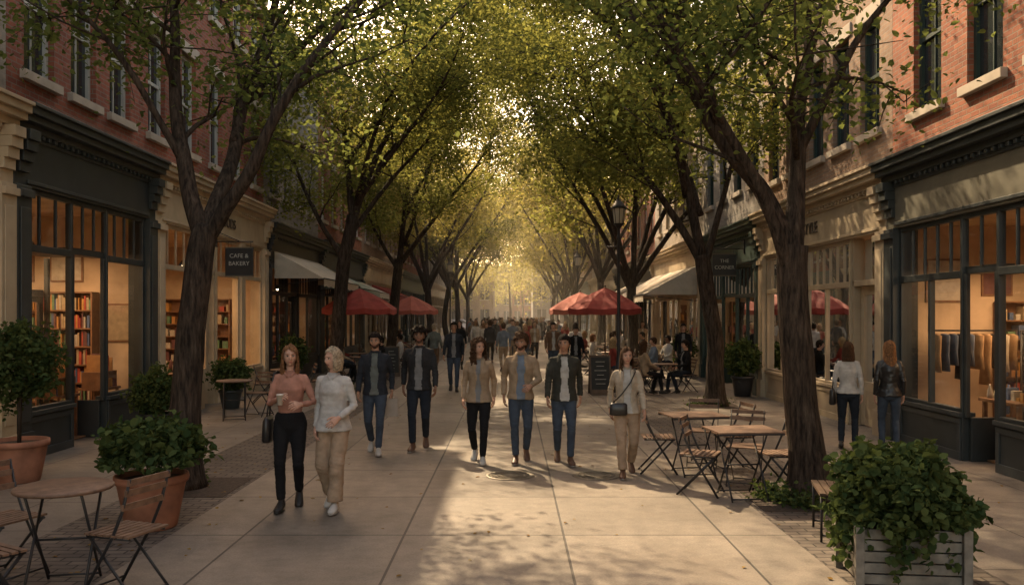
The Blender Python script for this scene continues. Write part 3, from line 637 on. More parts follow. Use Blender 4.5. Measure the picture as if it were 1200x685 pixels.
def far_mass(y,nc,n,z0,z1,w,seed):
    rs=np.random.RandomState(seed); C=[]
    for i in range(nc):
        x=rs.uniform(-w,w); C.append((x,y-1+rs.uniform(-1.5,2),rs.uniform(z0,z1)))
    C=np.array(C); P=C[rs.randint(0,len(C),n)]+rs.normal(0,1,(n,3))*np.array([1.2,1,1.0]); e=empty('distant_trees',(0,y,0))
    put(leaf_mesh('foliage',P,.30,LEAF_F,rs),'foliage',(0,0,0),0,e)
    b=MB()
    for x in np.arange(-w+4,w-3,5.4): b.tube([(x,y,0),(x+.2,y,2.4),(x,y,z0+1.5)],[.2,.16,.1],BARK,8)
    b.build('trunks',parent=e)
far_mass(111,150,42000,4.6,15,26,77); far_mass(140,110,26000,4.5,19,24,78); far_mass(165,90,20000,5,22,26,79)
# ------------------------------------------------------------------ plants
def bush(name,c,r,n,ls,m=LEAF_B,seed=1,shape='ball',parent=None,core=True):
    rs=np.random.RandomState(seed); d=rs.normal(0,1,(n,3)); d/=np.linalg.norm(d,axis=1)[:,None]
    if shape=='dome': d[:,2]=np.abs(d[:,2])*1.0-.15
    rad=np.array([.72+.5*noise.noise(Vector(x)*2.3+Vector((seed,0,0)))+.3*noise.noise(Vector(x)*5+Vector((seed,3,0))) for x in d])
    rad=rad*rs.uniform(.55,1.10,n)+.18
    P=np.array(c)+d*rad[:,None]*np.array(r)
    return put(leaf_mesh(name,P,ls,m,rs,.7,1.3),name,(0,0,0),0,parent)
def stems(mb,c,r,n,seed,m=None,top=.8):
    rr=random.Random(seed); m=m or mat('green_stem',(.08,.12,.04),.7,.2,8,0)
    for i in range(n):
        a=rr.random()*6.28; k=rr.uniform(.3,.9)
        e=(c[0]+math.cos(a)*r[0]*k,c[1]+math.sin(a)*r[1]*k,c[2]+r[2]*rr.uniform(.2,top))
        mb.tube([c,((c[0]+e[0])/2,(c[1]+e[1])/2,(c[2]+e[2])/2+.05),e],[.007,.005,.003],m,5)
def pot(mb,r,h,m,c=(0,0,0)):
    mb.lathe([(0,.0),(r*.66,.0),(r*.70,.02),(r*.86,h*.6),(r*.93,h*.84),(r*.94,h*.85),(r,h*.86),(r*1.02,h*.93),(r,h),(r*.9,h),(r*.88,h*.9),(0,h*.9)],c,m,32)
def potted(name,x,y,r,h,br,bz,n,ls,pm=TERRA,seed=1,shape='ball',trunk=0):
    e=empty(name,(x,y,0)); b=MB(); pot(b,r,h,pm,(x,y,0)); b.lathe([(0,h*.9+.005),(r*.87,h*.9+.003)],(x,y,0),SOIL,20)
    if trunk: b.tube([(x,y,h*.85),(x+.02,y,bz-br[2]*.4)],[.025,.02],BARK,8)
    else: stems(b,(x,y,h*.9),br,16,seed)
    b.build('pot',parent=e); bush('foliage',(x,y,bz),br,n,ls,seed=seed,shape=shape,parent=e)
potted('potted_topiary',-5.92,10.25,.33,.5,(.46,.46,.48),1.42,5200,.06,seed=3,trunk=1)
potted('potted_plant',-3.4,8.05,.33,.50,(.48,.48,.38),.68,3400,.08,seed=4,shape='dome')
potted('potted_shrub',-5.95,14.3,.24,.35,(.45,.45,.42),.68,3000,.07,CHAR,seed=5)
potted('potted_shrub',-6.0,18.2,.25,.40,(.42,.42,.35),.72,2500,.07,CHAR,seed=6)
potted('potted_shrub',-6.0,23.4,.25,.45,(.4,.4,.5),.95,2500,.07,CHAR,seed=7)
potted('potted_shrub',5.65,20.9,.28,.5,(.45,.45,.45),.92,3200,.08,BLACKP,seed=8)
potted('potted_shrub',5.5,27.5,.25,.45,(.4,.4,.5),.9,2000,.08,BLACKP,seed=9)
def wood_planter(x,y,w,d,h,rot):
    e=empty('wooden_planter',(x,y,0)); M=Matrix.Translation((x,y,0))@Matrix.Rotation(rot,4,'Z'); b=MB(); pm=mat('weathered_wood',(.17,.155,.13),.8,.35,9,.4,40)
    n=5
    for i in range(n):
        z0=.04+i*(h-.04)/n; z1=z0+(h-.04)/n-.012
        b.box((-w/2,-d/2,z0),(w/2,-d/2+.025,z1),pm,M); b.box((-w/2,d/2-.025,z0),(w/2,d/2,z1),pm,M)
        b.box((-w/2,-d/2+.027,z0),(-w/2+.025,d/2-.027,z1),pm,M); b.box((w/2-.025,-d/2+.027,z0),(w/2,d/2-.027,z1),pm,M)
    for sx in (-1,1):
        for sy in (-1,1): b.box((sx*(w/2+.012)-.03,sy*(d/2+.012)-.03,0),(sx*(w/2+.012)+.03,sy*(d/2+.012)+.03,h+.01),pm,M)
    b.box((-w/2+.03,-d/2+.03,h-.1),(w/2-.03,d/2-.03,h-.05),SOIL,M)
    stems(b,(x,y,h-.06),(w*.6,d*.6,.5),24,5)
    b.build('planter_box',parent=e,bevel=.004)
    bush('foliage',(x,y,h+.10),(w*.68,d*.85,.54),7500,.07,seed=14,shape='dome',parent=e)
    rs=np.random.RandomState(4); P=[]
    for i in range(40):
        a=rs.uniform(0,6.28); px=x+math.cos(a)*w*.55; py=y+math.sin(a)*d*.6; L=rs.uniform(.1,.46)
        for k in range(24): t=k/24; P.append((px+math.cos(a)*.08*t+rs.normal(0,.025),py+math.sin(a)*.08*t+rs.normal(0,.025),h+.1-L*t))
    put(leaf_mesh('trailing_foliage',np.array(P),.07,LEAF_B,rs,.3,1.3),'trailing_foliage',(0,0,0),0,e)
wood_planter(2.93,6.45,.72,.55,.45,-.12)
def pit(x,y,seed,n=420,r=.5):
    b=MB(); b.box((x-.55,y-.55,-.01),(x+.55,y+.55,.006),SOIL)
    e=empty('tree_pit_groundcover',(x,y,0)); b.build('soil_bed',parent=e)
    rs=np.random.RandomState(seed); cs=rs.uniform(-.45,.45,(7,2)); idx=rs.randint(0,7,n)
    P=np.stack([x+cs[idx,0]+rs.normal(0,.09,n),y+cs[idx,1]+rs.normal(0,.09,n),np.abs(rs.normal(.06,.06,n))],1)
    put(leaf_mesh('foliage',P,.06,LEAF_B,rs,.6),'foliage',(0,0,0),0,e)
pit(-3.72,9.9,1,1100); pit(3.12,9.2,2,1100); pit(4.4,18.7,3); pit(-4.7,22.5,4)
rs=np.random.RandomState(9); n=620; P=np.stack([rs.uniform(-6,5.8,n),rs.uniform(4.5,30,n),np.full(n,.008)],1)
P[:260,0]=np.where(rs.rand(260)<.5,rs.normal(-3.5,.6,260),rs.normal(3.0,.6,260))
put(leaf_mesh('fallen_leaves',P,.05,LEAF_D,rs,6),'fallen_leaves')
# ------------------------------------------------------------------ furniture
def chair_mesh():
    b=MB()
    for x in (-.19,.19):
        b.tube([(x,-.22,0),(x,.06,.45),(x,.14,.62),(x,.21,.86)],[(.006,.014)]*4,MET,6,ref=(1,0,0)); x2=x*.9
        b.tube([(x2,.24,0),(x2,-.18,.445)],[(.006,.013)]*2,MET,6,ref=(1,0,0))
        b.tube([(x2,-.19,.435),(x2,.19,.435)],.009,MET,6)
    b.tube([(-.19,-.19,.05),(.19,-.19,.05)],.008,MET,6); b.tube([(-.17,.215,.03),(.17,.215,.03)],.008,MET,6)
    for i in range(7): y=-.185+i*.058; b.box((-.2,y,.447),(.2,y+.042,.462),WOOD)
    for z in (.66,.76,.835): 
        y=.148+(z-.62)*.29; b.box((-.205,y-.012,z-.022),(.205,y+.004,z+.022),WOOD)
    return b.mesh('cafe_chair')
CH=chair_mesh()
def chair(x,y,rot): return put(CH,'cafe_chair',(x,y,0),rot,bevel=0)
def table_mesh(r=.34,round_=True,top=WOOD,wd=.3):
    b=MB()
    if round_: b.lathe([(0,.722),(r,.722),(r+.008,.73),(r+.008,.742),(r,.75),(0,.75)],(0,0,0),top,36)
    else:
        for i in range(9): y=-wd+i*2*wd/9; b.box((-r,y,.735),(r,y+2*wd/9-.012,.75),top)
        b.box((-r,-wd,.715),(r,-wd+.02,.734),MET); b.box((-r,wd-.03,.715),(r,wd-.01,.734),MET)
    for x in (-.2,.2):
        b.tube([(x,-.26,0),(x,.24,.715)],.011,MET,6); b.tube([(x*.92,.26,0),(x*.92,-.24,.715)],.011,MET,6)
    b.tube([(-.2,-.24,.03),(.2,-.24,.03)],.009,MET,6); b.tube([(-.19,.24,.03),(.19,.24,.03)],.009,MET,6); b.tube([(-.2,0,.36),(.2,0,.36)],.009,MET,6)
    return b.mesh('bistro_table')
TR=table_mesh(.33); TS=table_mesh(.36,False,WOOD,.30)
def table(x,y,rot=0,me=TR): return put(me,'bistro_table',(x,y,0),rot)
table(-3.28,6.25,.2); chair(-2.78,6.15,-1.9); chair(-3.45,5.55,2.6); chair(-3.85,6.5,1.2)
table(2.28,10.75,.15,TS); chair(1.86,10.85,1.5); chair(2.85,11.0,-1.35); chair(2.55,11.4,-.3)
table(2.52,9.35,.1,TS); chair(2.12,9.55,1.15); chair(2.98,9.55,-1.4); chair(2.75,10.05,-.4)
def bench():
    b=MB(); 
    for x in (-.28,.28):
        b.tube([(x,-.14,0),(x,-.14,.40)],.012,MET,6); b.tube([(x,.14,0),(x,.14,.40)],.012,MET,6); b.tube([(x,-.14,.40),(x,.14,.40)],.012,MET,6)
        b.tube([(x,-.14,.06),(x,.14,.06)],.01,MET,6)
    for i in range(5): y=-.16+i*.066; b.box((-.32,y,.412),(.32,y+.054,.435),WOODD)
    b.tube([(-.28,0,.39),(.28,0,.39)],.01,MET,6)
    b.build('low_bench',(2.92,7.75,0),1.35)
bench()
def lamp_mesh():
    b=MB(); gm=mat('frosted_lamp_glass',(.55,.52,.42),.3,.05,4,0)
    b.lathe([(.17,0),(.17,.12),(.14,.15),(.13,.45),(.11,.5),(.12,.54),(.085,.6),(.06,.9),(.05,1.0),(.058,1.03),(.045,1.06),(.040,3.9),(.055,3.95),(.055,4.0),(.035,4.03),(.035,4.2),(.07,4.25),(.09,4.28)],(0,0,0),MET,20)
    b.lathe([(.09,4.28),(.15,4.32),(.16,4.34),(.09,4.345)],(0,0,0),MET,8,smooth=False)
    b.lathe([(.115,4.345),(.165,4.72)],(0,0,0),gm,8,smooth=False)
    for k in range(8):
        a=k*math.pi/4; c,s=math.cos(a),math.sin(a); b.tube([(c*.12,s*.12,4.34),(c*.172,s*.172,4.72)],.009,MET,5)
    b.lathe([(.20,4.72),(.205,4.75),(.16,4.80),(.10,4.90),(.05,4.94),(.055,4.97),(.03,5.0),(.035,5.03),(.012,5.08),(0,5.12)],(0,0,0),MET,16)
    b.tube([(-.28,0,3.75),(.28,0,3.75)],.015,MET,6); b.sphere((-.28,0,3.75),.025,MET,8,6); b.sphere((.28,0,3.75),.025,MET,8,6)
    return b.mesh('street_lamp')
LM=lamp_mesh()
for x,y in ((2.75,22),(3.15,41),(-3.4,47),(3.2,60)): put(LM,'street_lamp',(x,y,0))
def umbrella_mesh(m,r=1.35):
    b=MB(); n=8
    vs=[];fs=[]; rings=[(0.02,2.85),(r*.35,2.68),(r*.7,2.45),(r,2.2),(r*1.0,2.03)]
    for ri,(q,z) in enumerate(rings):
        for j in range(n*4):
            a=2*math.pi*j/(n*4); seg=a%(2*math.pi/n)-math.pi/n; k=math.cos(math.pi/n)/math.cos(seg)
            zz=z-(.05*(1-abs(seg)/(math.pi/n))*(q/r) if ri<4 else .05*(1-abs(seg)/(math.pi/n))); vs.append((q*k*math.cos(a),q*k*math.sin(a),zz))
    N=n*4
    for i in range(4):
        for j in range(N): k=(j+1)%N; fs.append((i*N+j,i*N+k,(i+1)*N+k,(i+1)*N+j))
    b.add(vs,fs,m,False); b.tube([(0,0,0),(0,0,2.86)],.022,WOODD,10); b.lathe([(.28,0),(.28,.05),(.05,.09),(.04,.3)],(0,0,0),MET,20); b.sphere((0,0,2.9),.035,WOODD,8,6)
    for j in range(n):
        a=2*math.pi*j/n; b.tube([(0,0,2.8),(r*.99*math.cos(a)*.95,r*.95*math.sin(a),2.22)],.008,WOODD,5); b.tube([(0,0,2.05),(r*.5*math.cos(a),r*.5*math.sin(a),2.52)],.007,WOODD,5)
    return b.mesh('patio_umbrella')
UM=umbrella_mesh(AWR,1.22); UO=umbrella_mesh(AWO,1.22)
for x,y,m,rz in ((2.95,27,UM,.2),(2.6,32.5,UO,.5),(-5.0,28,UM,.3),(-4.6,39,UO,.1)): put(m,'patio_umbrella',(x,y,0),rz)
def aframe(x,y,rot):
    b=MB()
    for sg in (-1,1):
        M=Matrix.Rotation(sg*.16,4,'X'); o=Matrix.Translation((0,sg*-.0,.98))@M
        b.box((-.27,-.012,-.98),(.27,.012,-.0),WOODD,o); 
        b.box((-.23,(-.016 if sg<0 else .0),-.86),(.23,(0 if sg<0 else .016),-.05),SHEET,o)
        if sg<0:
            for k in range(6):
                w=R.uniform(.08,.19); b.box((-w,-.0185,-.17-k*.11),(w,-.0155,-.16-k*.11),CHALK,o)
    b.build('chalkboard_sign',(x,y,0),rot)
aframe(2.2,21.4,.1); aframe(-3.9,27.5,.3)
def car(x,y,col,rot):
    b=MB(); pm=mat('car_paint_%d'%int(col[0]*1000),col,.3,.03,2,0,spec=.6); rub=mat('tyre_rubber',(.02,.02,.02),.8)
    prof=[(-2.2,.35),(-2.25,.6),(-2.1,.85),(-1.2,.98),(-.6,1.42),(.7,1.45),(1.5,1.0),(2.15,.92),(2.25,.55),(2.2,.3)]
    def ins(p,w): return [(q,-w*(1 if z<1.0 else .82),z) for q,z in p]
    L=ins(prof,.88); Rr=[(a,-b_,c) for a,b_,c in L]; n=len(prof); fs=[tuple(range(n)),tuple(range(2*n-1,n-1,-1))]
    for i in range(n): j=(i+1)%n; fs.append((i,j,j+n,i+n))
    b.add(L+Rr,fs,pm)
    for sy in (-1,1):
        b.add([(-1.05,sy*.865,1.0),(-.58,sy*.745,1.38),(.62,sy*.745,1.40),(1.3,sy*.865,1.02)],[(0,1,2,3)],DGLASS)
        for wx in (-1.35,1.35): b.tube([(wx,sy*.68,.33),(wx,sy*.92,.33)],.33,rub,20); b.tube([(wx,sy*.9,.33),(wx,sy*.93,.33)],.2,mat('alloy',(.5,.5,.5),.3,.05,4,0,metal=1),14)
    b.add([(-1.16,-.66,1.01),(-1.16,.66,1.01),(-.62,.62,1.41),(-.62,-.62,1.41)],[(0,1,2,3)],DGLASS)
    b.build('parked_car',(x,y,-.03),rot,bevel=.04)
for i,(x,y,c) in enumerate(((-6.5,101,(.4,.4,.42)),(-1.2,102,(.05,.06,.08)),(3.9,101.5,(.55,.55,.53)),(9.5,102,(.3,.04,.03)))): car(x,y,c,0)
# ------------------------------------------------------------------ people
def cl(name,c,r=.92): return mat('cloth_'+name,c,r,.2,9,.45,140,spec=.12,dist=.004)
SKIN=mat('skin_light',(.45,.265,.19),.62,.1,14,.15,120,spec=.2); SKIN2=mat('skin_tan',(.34,.195,.13),.62,.1,14,.15,120,spec=.2); SKIN3=mat('skin_brown',(.21,.115,.075),.62,.1,14,.15,120,spec=.2)
LIPS=mat('lips',(.30,.10,.09),.5,.05,10,0); EYEW=mat('eye_white',(.42,.40,.37),.3,.02,5,0); IRIS=mat('iris',(.03,.02,.015),.2,.05,5,0)
STUB=mat('beard_stubble',(.075,.045,.032),.9,.3,60,.3,90,spec=.1)
def hairmat(name,c): return mat('hair_'+name,c,.85,.5,40,.7,90,spec=.08,dist=.008)
HB=hairmat('brown',(.05,.027,.015)); HD=hairmat('dark',(.014,.010,.008)); HL=hairmat('blonde',(.28,.19,.10)); HA=hairmat('auburn',(.16,.08,.038)); HG=hairmat('grey_blonde',(.30,.235,.16))
def ik(a,c,l1,l2,pole):
    d=c-a; L=min(d.length,l1+l2-.002); u=d.normalized(); x=(l1*l1-l2*l2+L*L)/(2*L); h=math.sqrt(max(0,l1*l1-x*x))
    p=pole-u*pole.dot(u); p.normalize(); return a+u*x+p*h,a+u*L
def remesh(mb,vox,sm=2):
    me=mb.mesh('tmp'); o=bpy.data.objects.new('tmp',me); COL.objects.link(o)
    r=o.modifiers.new('r','REMESH'); r.mode='VOXEL'; r.voxel_size=vox
    s=o.modifiers.new('s','SMOOTH'); s.factor=.5; s.iterations=sm
    dg=bpy.context.evaluated_depsgraph_get(); e=bpy.data.meshes.new_from_object(o.evaluated_get(dg))
    n=len(e.vertices); co=np.empty(n*3,np.float32); e.vertices.foreach_get('co',co); co=co.reshape(-1,3)
    no=np.array([v.normal[:] for v in e.vertices]).reshape(-1,3); fs=[tuple(p.vertices) for p in e.polygons]
    bpy.data.objects.remove(o); bpy.data.meshes.remove(e); bpy.data.meshes.remove(me); return co,no,fs
def wrinkle(co,no,amp,seed,joints=()):
    o=Vector((seed*3.1,seed*1.7,0)); outv=[]
    for p,n in zip(co,no):
        v=Vector(p); w=noise.noise(Vector((v.x*9,v.y*9,v.z*13))+o)*amp+noise.noise(Vector((v.x*22,v.y*22,v.z*34))+o)*amp*.6
        for j,r in joints:
            d=(v-j).length
            if d<r: w+=math.sin(v.z*150+v.x*40)*amp*.7*(1-d/r)
        outv.append(v+Vector(n)*w)
    return outv
def add_hand(mb,w,d,palm,thumb,skin,curl=1.0,lo=False,s=1.0):
    d=d.normalized(); palm=(palm-d*palm.dot(d)).normalized(); thumb=(thumb-d*thumb.dot(d)); thumb=(thumb-palm*thumb.dot(palm)).normalized()
    M=Matrix.Translation(w)@Matrix([[thumb.x,palm.x,d.x],[thumb.y,palm.y,d.y],[thumb.z,palm.z,d.z]]).to_4x4()
    n=6 if lo else 10
    mb.tube([(0,0,-.03),(0,0,0),(.002,0,.03),(.003,.002,.06),(0,.004,.09),(0,.005,.098)],[(.026,.02),(.027,.019),(.036,.018),(.041,.016),(.039,.013),(.03,.008)],skin,n,ref=(1,0,0),M=M)
    for x,L,z in ((.030,.072,.088),(.010,.082,.093),(-.011,.075,.091),(-.030,.058,.084)):
        a=.12*curl; p=Vector((x,.004,z-.012)); pts=[p.copy()]; 
        for k,f in enumerate((.46,.30,.24)):
            a+= (.22,.5,.42)[k]*curl; p=p+Vector((x*.08,math.sin(a),math.cos(a)))*L*f*1.15; pts.append(p.copy())
        mb.tube(pts,[.0095,.0088,.008,.006],skin,5 if lo else 7,M=M)
    p0=Vector((.03,.002,.022)); mb.tube([p0,p0+Vector((.022,.012,.028)),p0+Vector((.030,.022,.055)),p0+Vector((.030,.03*curl,.078))],[.013,.0115,.010,.007],skin,5 if lo else 7,M=M)
def add_head(mb,c,yaw,tilt,skin,hairm,style,sex,lo,seed,beard=False):
    M=Matrix.Translation(c)@Matrix.Rotation(yaw,4,'Z')@Matrix.Rotation(tilt,4,'X')
    def g(x,a): return math.exp(-(x/a)**2)
    fx=.95 if sex=='f' else 1.0
    def fn(p,d):
        x,y,z=p
        if d.z<0:
            k=(-d.z); x*=1-.30*k**1.6
            if d.y>0: y*=1-.42*k; 
            else: y*=1-.05*k; 
        if y<0:
            y+=.010*(g(abs(x)-.031,.016)*g(z-.002,.014))
            y-=.006*g(z-.028,.012)*g(x,.05)
            if -.045<z<.015: y-=.026*g(x,.0115)*max(0,1-abs((z+.030))/.045)**.8
            y-=.004*g(z+.062,.010)*g(x,.026)
            y+=.004*g(z+.078,.008)*g(x,.03)
            y-=.008*g(z+.100,.02)*g(x,.03)
            x*=1+.03*g(z+.02,.03)
        return Vector((x*fx,y,z))
    nu,nv=(18,14) if lo else (60,48)
    o=len(mb.f); mb.sphere((0,0,0),(.074,.094,.116),skin,nu,nv,M=M,fn=fn)
    Mi=M.inverted(); kl=mb.mi(LIPS); kb=mb.mi(STUB)
    for fi in range(o,len(mb.f)):
        cc=Mi@(sum((Vector(mb.v[i]) for i in mb.f[fi]),Vector())/4)
        if cc.y<-.05:
            if abs(cc.x)<.024 and abs(cc.z+.063)<(.010 if lo else .0075)*(1-abs(cc.x)/.04): mb.m[fi]=kl
        if beard and cc.y<.02 and cc.z<-.035-.35*max(0,.05-abs(cc.x))*.6 and not(abs(cc.x)<.022 and abs(cc.z+.063)<.009) and (cc.z<-.052 or abs(cc.x)>.045): mb.m[fi]=kb
    for sx in (-1,1):
        mb.sphere((sx*.031*fx,-.079,.002),(.014,.009,.0075),EYEW,10,8,M=M); mb.sphere((sx*.031*fx,-.0855,.002),(.0068,.004,.0068),IRIS,8,6,M=M)
        mb.tube([(sx*.014,-.093,.019),(sx*.031,-.0935,.0245),(sx*.048,-.083,.019)],[.0022,.0036,.002],hairm,5,M=M)
        if not lo: mb.tube([(sx*.016,-.086,.009),(sx*.031,-.0885,.0115),(sx*.046,-.079,.007)],[.0016,.0022,.0014],IRIS,4,M=M)
        mb.sphere((sx*.074*fx,.008,-.008),(.010,.020,.031),skin,8,8,M=M)
    off=Vector((seed*2.3,0,0))
    nu,nv=(28,18) if lo else (84,40)
    long_={'long':-.30,'curly_long':-.27,'bob':-.135,'shoulder':-.20}.get(style)
    cur=.022 if 'curly' in style else .005; vol={'curly':.036,'curly_long':.028,'short':.017,'bob':.016,'shoulder':.015,'long':.014}[style]
    vs=[];fs=[]
    if long_ is None:
        rows=[(math.cos(math.pi*i/nv)*.999,math.sin(math.pi*i/nv),0) for i in range(int(nv*.74)+1)]
    else:
        rows=[(math.cos(math.pi/2*i/(nv//2)),math.sin(math.pi/2*i/(nv//2)),0) for i in range(nv//2+1)]
        rows+=[(0,1,(i+1)/(nv-nv//2)) for i in range(nv-nv//2)]
    part=.02*(1 if seed%2 else -1)
    for ri,(z,r,t) in enumerate(rows):
        for j in range(nu):
            th=2*math.pi*j/nu; d=Vector((math.sin(th),-math.cos(th),0))
            lock=math.sin(th*17+4*noise.noise(Vector((th*2,z*2+t*3,seed))))*.5
            rx=(.077+vol)*fx; ry=.098+vol
            if long_ is None:
                q=max(0,.5-z); rx-=.75*vol*min(1,q*1.3); ry-=.6*vol*min(1,q*1.3)
            p=Vector((d.x*r*rx,d.y*r*ry+.006,z*(.118+vol*.85)+.000+(t*long_ if long_ is not None else 0)))
            if t>0:
                wv=1+.10*math.sin(t*3.1)-(.18 if style in('bob',) else -.12)*t**2
                p.x*=wv; p.y=p.y*(1-.25*t if d.y>0 else 1-.55*t)+.012*t
                if p.z<-.14 and d.y>-.2: p.y+=.02*t; 
            if long_ is not None and z>.3: p.z-=.012*g(p.x-part,.012)
            w=noise.noise(Vector((p.x*30,p.y*30,p.z*30))+off)*cur+noise.noise(Vector((p.x*70,p.y*70,p.z*55))+off)*cur*.8+lock*(.0035+.004*t)+noise.noise(Vector((th*3,p.z*12,seed)))*.006
            n=Vector((d.x*r,d.y*r,z+.05)); n.normalize(); p+=n*w; vs.append(p)
    for i in range(len(rows)-1):
        for j in range(nu):
            k=(j+1)%nu; f=(i*nu+j,(i+1)*nu+j,(i+1)*nu+k,i*nu+k)
            c4=sum((vs[q] for q in f),Vector())/4; a=abs(math.atan2(c4.x,-(c4.y-.006)))
            if long_ is None:
                line=.052-.01*a if a<.75 else (.044-(a-.75)*.14 if a<1.35 else -.04-(a-1.35)*.05)
                if 'curly' in style: line-=.006+.006*math.sin(a*9+seed)
                if c4.z<line: continue
            else:
                aa=abs(math.atan2(c4.x-part,-(c4.y-.006)))
                hl=.080-.050*aa+.003*math.sin(a*8+seed); af=.80
                if c4.z<hl and a<af: continue
            fs.append(f)
    mb.add(vs,fs,hairm,True,M)
SHOE_B=mat('shoe_black_leather',(.02,.018,.017),.45,.1,5,.1); SHOE_W=mat('shoe_white',(.40,.38,.35),.6,.05,5,.1); SHOE_BR=mat('shoe_brown',(.09,.045,.026),.5,.1,5,.1); SOLE=mat('shoe_sole',(.24,.22,.20),.8,.1,5,.1)
def person_mesh(name,sex='m',pose='walk',ph=1,stride=.25,head=0,tilt=0,top='jacket',ctop=None,ctee=None,cbot=None,shoe=SHOE_B,hair='short',hairm=HD,skin=SKIN,legw='slim',arms=None,vox=.012,seed=1,lo=False,beard=False,longtop=0,bag=None,cup=False,curl=1.0,openw=.055):
    mb=MB(); f=sex=='f'
    sh=.150 if f else .170; hipx=.088; l1,l2=.43,.41
    if pose=='sit': hz=.53
    elif pose=='walk': hz=.08+math.sqrt(.835**2-(stride+.02)**2)
    else: hz=.905
    up=hz-.90
    O=Vector((0,0,up))
    tr=MB()
    tk=1.05 if top=='tuck' else .93
    hr=(.168,.125) if f else (.158,.118); wr=(.130*tk,.10*tk) if f else (.145*tk,.108*tk)
    tr.tube([V(0,.0,.80+up),V(0,.0,.86+up),V(0,.005,.93+up),V(0,.0,.99+up),V(0,0,1.03+up)],[(.10,.085),(hr[0]*.97,hr[1]*.97),(hr[0]*(1 if tk>1 else .97),hr[1]*(1 if tk>1 else .95)),((hr[0]*tk+wr[0])/2,(hr[1]*tk+wr[1])/2),wr],cbot,20,ref=(1,0,0))
    joints=[]
    rad={'slim':[.086,.092,.079,.059,.056,.049,.046],'wide':[.088,.096,.09,.080,.080,.082,.084],'mid':[.086,.094,.084,.067,.064,.060,.060]}[legw]
    feet=[]
    for sx in (-1,1):
        hip=V(sx*hipx,0,hz)
        if pose=='sit':
            an=V(sx*.12,-.38+.08*sx*ph,.085); pitch=0
            kn,an=ik(hip,an,l1,l2,V(0,-1,.6))
        else:
            if pose=='walk':
                fr=(sx==ph)
                if fr: an=V(sx*.07,-stride,.085); pitch=-.05
                else: pitch=.42; an=V(sx*.075,stride*.95,.08*math.cos(pitch)+.165*math.sin(pitch))
            else: an=V(sx*(.10),(.05 if sx==ph else -.03),.083); pitch=0
            kn,an=ik(hip,an,l1,l2,V(sx*.08,-1,0))
        calf=kn.lerp(an,.35)+V(0,.012,0); low=kn.lerp(an,.92)
        mid=hip.lerp(kn,.5)
        tr.tube([hip+V(-sx*.01,0,.05) if pose!='sit' else hip+V(0,.05,.02),hip,mid,kn,calf,kn.lerp(an,.8),low],rad,cbot,14,ref=(1,0,0))
        joints.append((kn,.14)); joints.append((low,.12)); feet.append((an,pitch,sx))
    co,no,fs=remesh(tr,vox*1.05,2)
    mb.add(wrinkle(co,no,.005 if legw!='wide' else .008,seed,joints),fs,cbot,True)
    for an,pitch,sx in feet:
        M=Matrix.Translation(an)@Matrix.Rotation(sx*.10,4,'Z')@Matrix.Rotation(pitch,4,'X')
        prof=[(.070,-.045,.022,.03),(.055,-.03,.034,.045),(.015,-.012,.038,.065),(-.04,-.03,.040,.05),(-.10,-.045,.046,.033),(-.15,-.054,.043,.025),(-.178,-.060,.026,.018),(-.185,-.062,.012,.01)]
        o=len(mb.v)
        mb.tube([(0,y,z) for y,z,_,_ in prof],[(a,b) for _,_,a,b in prof],shoe,12,ref=(1,0,0),M=M)
        Mi=M.inverted()
        for i in range(o,len(mb.v)):
            p=Mi@Vector(mb.v[i])
            if p.z<-.07: p.z=-.07
            mb.v[i]=tuple(M@p)
        mb.tube([(0,y,-.074) for y,_,_,_ in prof],[(a*1.04,.009) for _,_,a,_ in prof],SOLE if shoe is not SHOE_B else shoe,12,ref=(1,0,0),M=M)
        mb.tube([(0,.01,-.02),(0,.005,.05)],[(.037,.042),(.034,.038)],shoe if shoe is not SHOE_W else cbot,10,ref=(1,0,0),M=M)
    tp=MB(); jk=top in('jacket','vest'); hem=(.86 if jk else .90)-longtop; ex=.010 if jk else .0
    if top=='tuck': hem=.985
    lz=.02 if top=='loose' else 0
    hw=(hr[0]+.020+ex+lz,hr[1]+.024+ex+lz) if top!='tuck' else (.125,.096)
    w2=(.118,.092) if top=='tuck' else None
    if f: prof=[(hem,.0,*hw),(1.0,.0,*(w2 or (.142+ex+lz,.112+ex+lz))),(1.08,0,.130+ex+lz,.102+ex+lz),(1.18,-.004,.138+ex+lz/2,.112+ex),(1.27,-.012,.148+ex,.125+ex),(1.35,-.002,.142+ex,.104+ex),(1.41,.005,.108,.082),(1.455,.012,.068,.062),(1.478,.012,.054,.052)]
    else: prof=[(hem,.0,*hw),(.99,.0,.152+ex,.120+ex),(1.08,0,.148+ex,.115+ex),(1.18,-.002,.156+ex,.118+ex),(1.27,-.006,.168+ex,.126+ex),(1.35,0,.164+ex,.114+ex),(1.415,.006,.128,.088),(1.465,.012,.076,.066),(1.488,.012,.060,.056)]
    tp.tube([V(0,y,z)+O for z,y,_,_ in prof],[(a,b) for _,_,a,b in prof],ctop,22,ref=(1,0,0),sup=.95)
    hands=[]; aj=[]
    sl={'jacket':.057,'vest':.055,'shirt':.050,'loose':.058,'sweater':.055,'tuck':.050}[top]*(.88 if f else 1)
    vr=random.Random(seed*7)
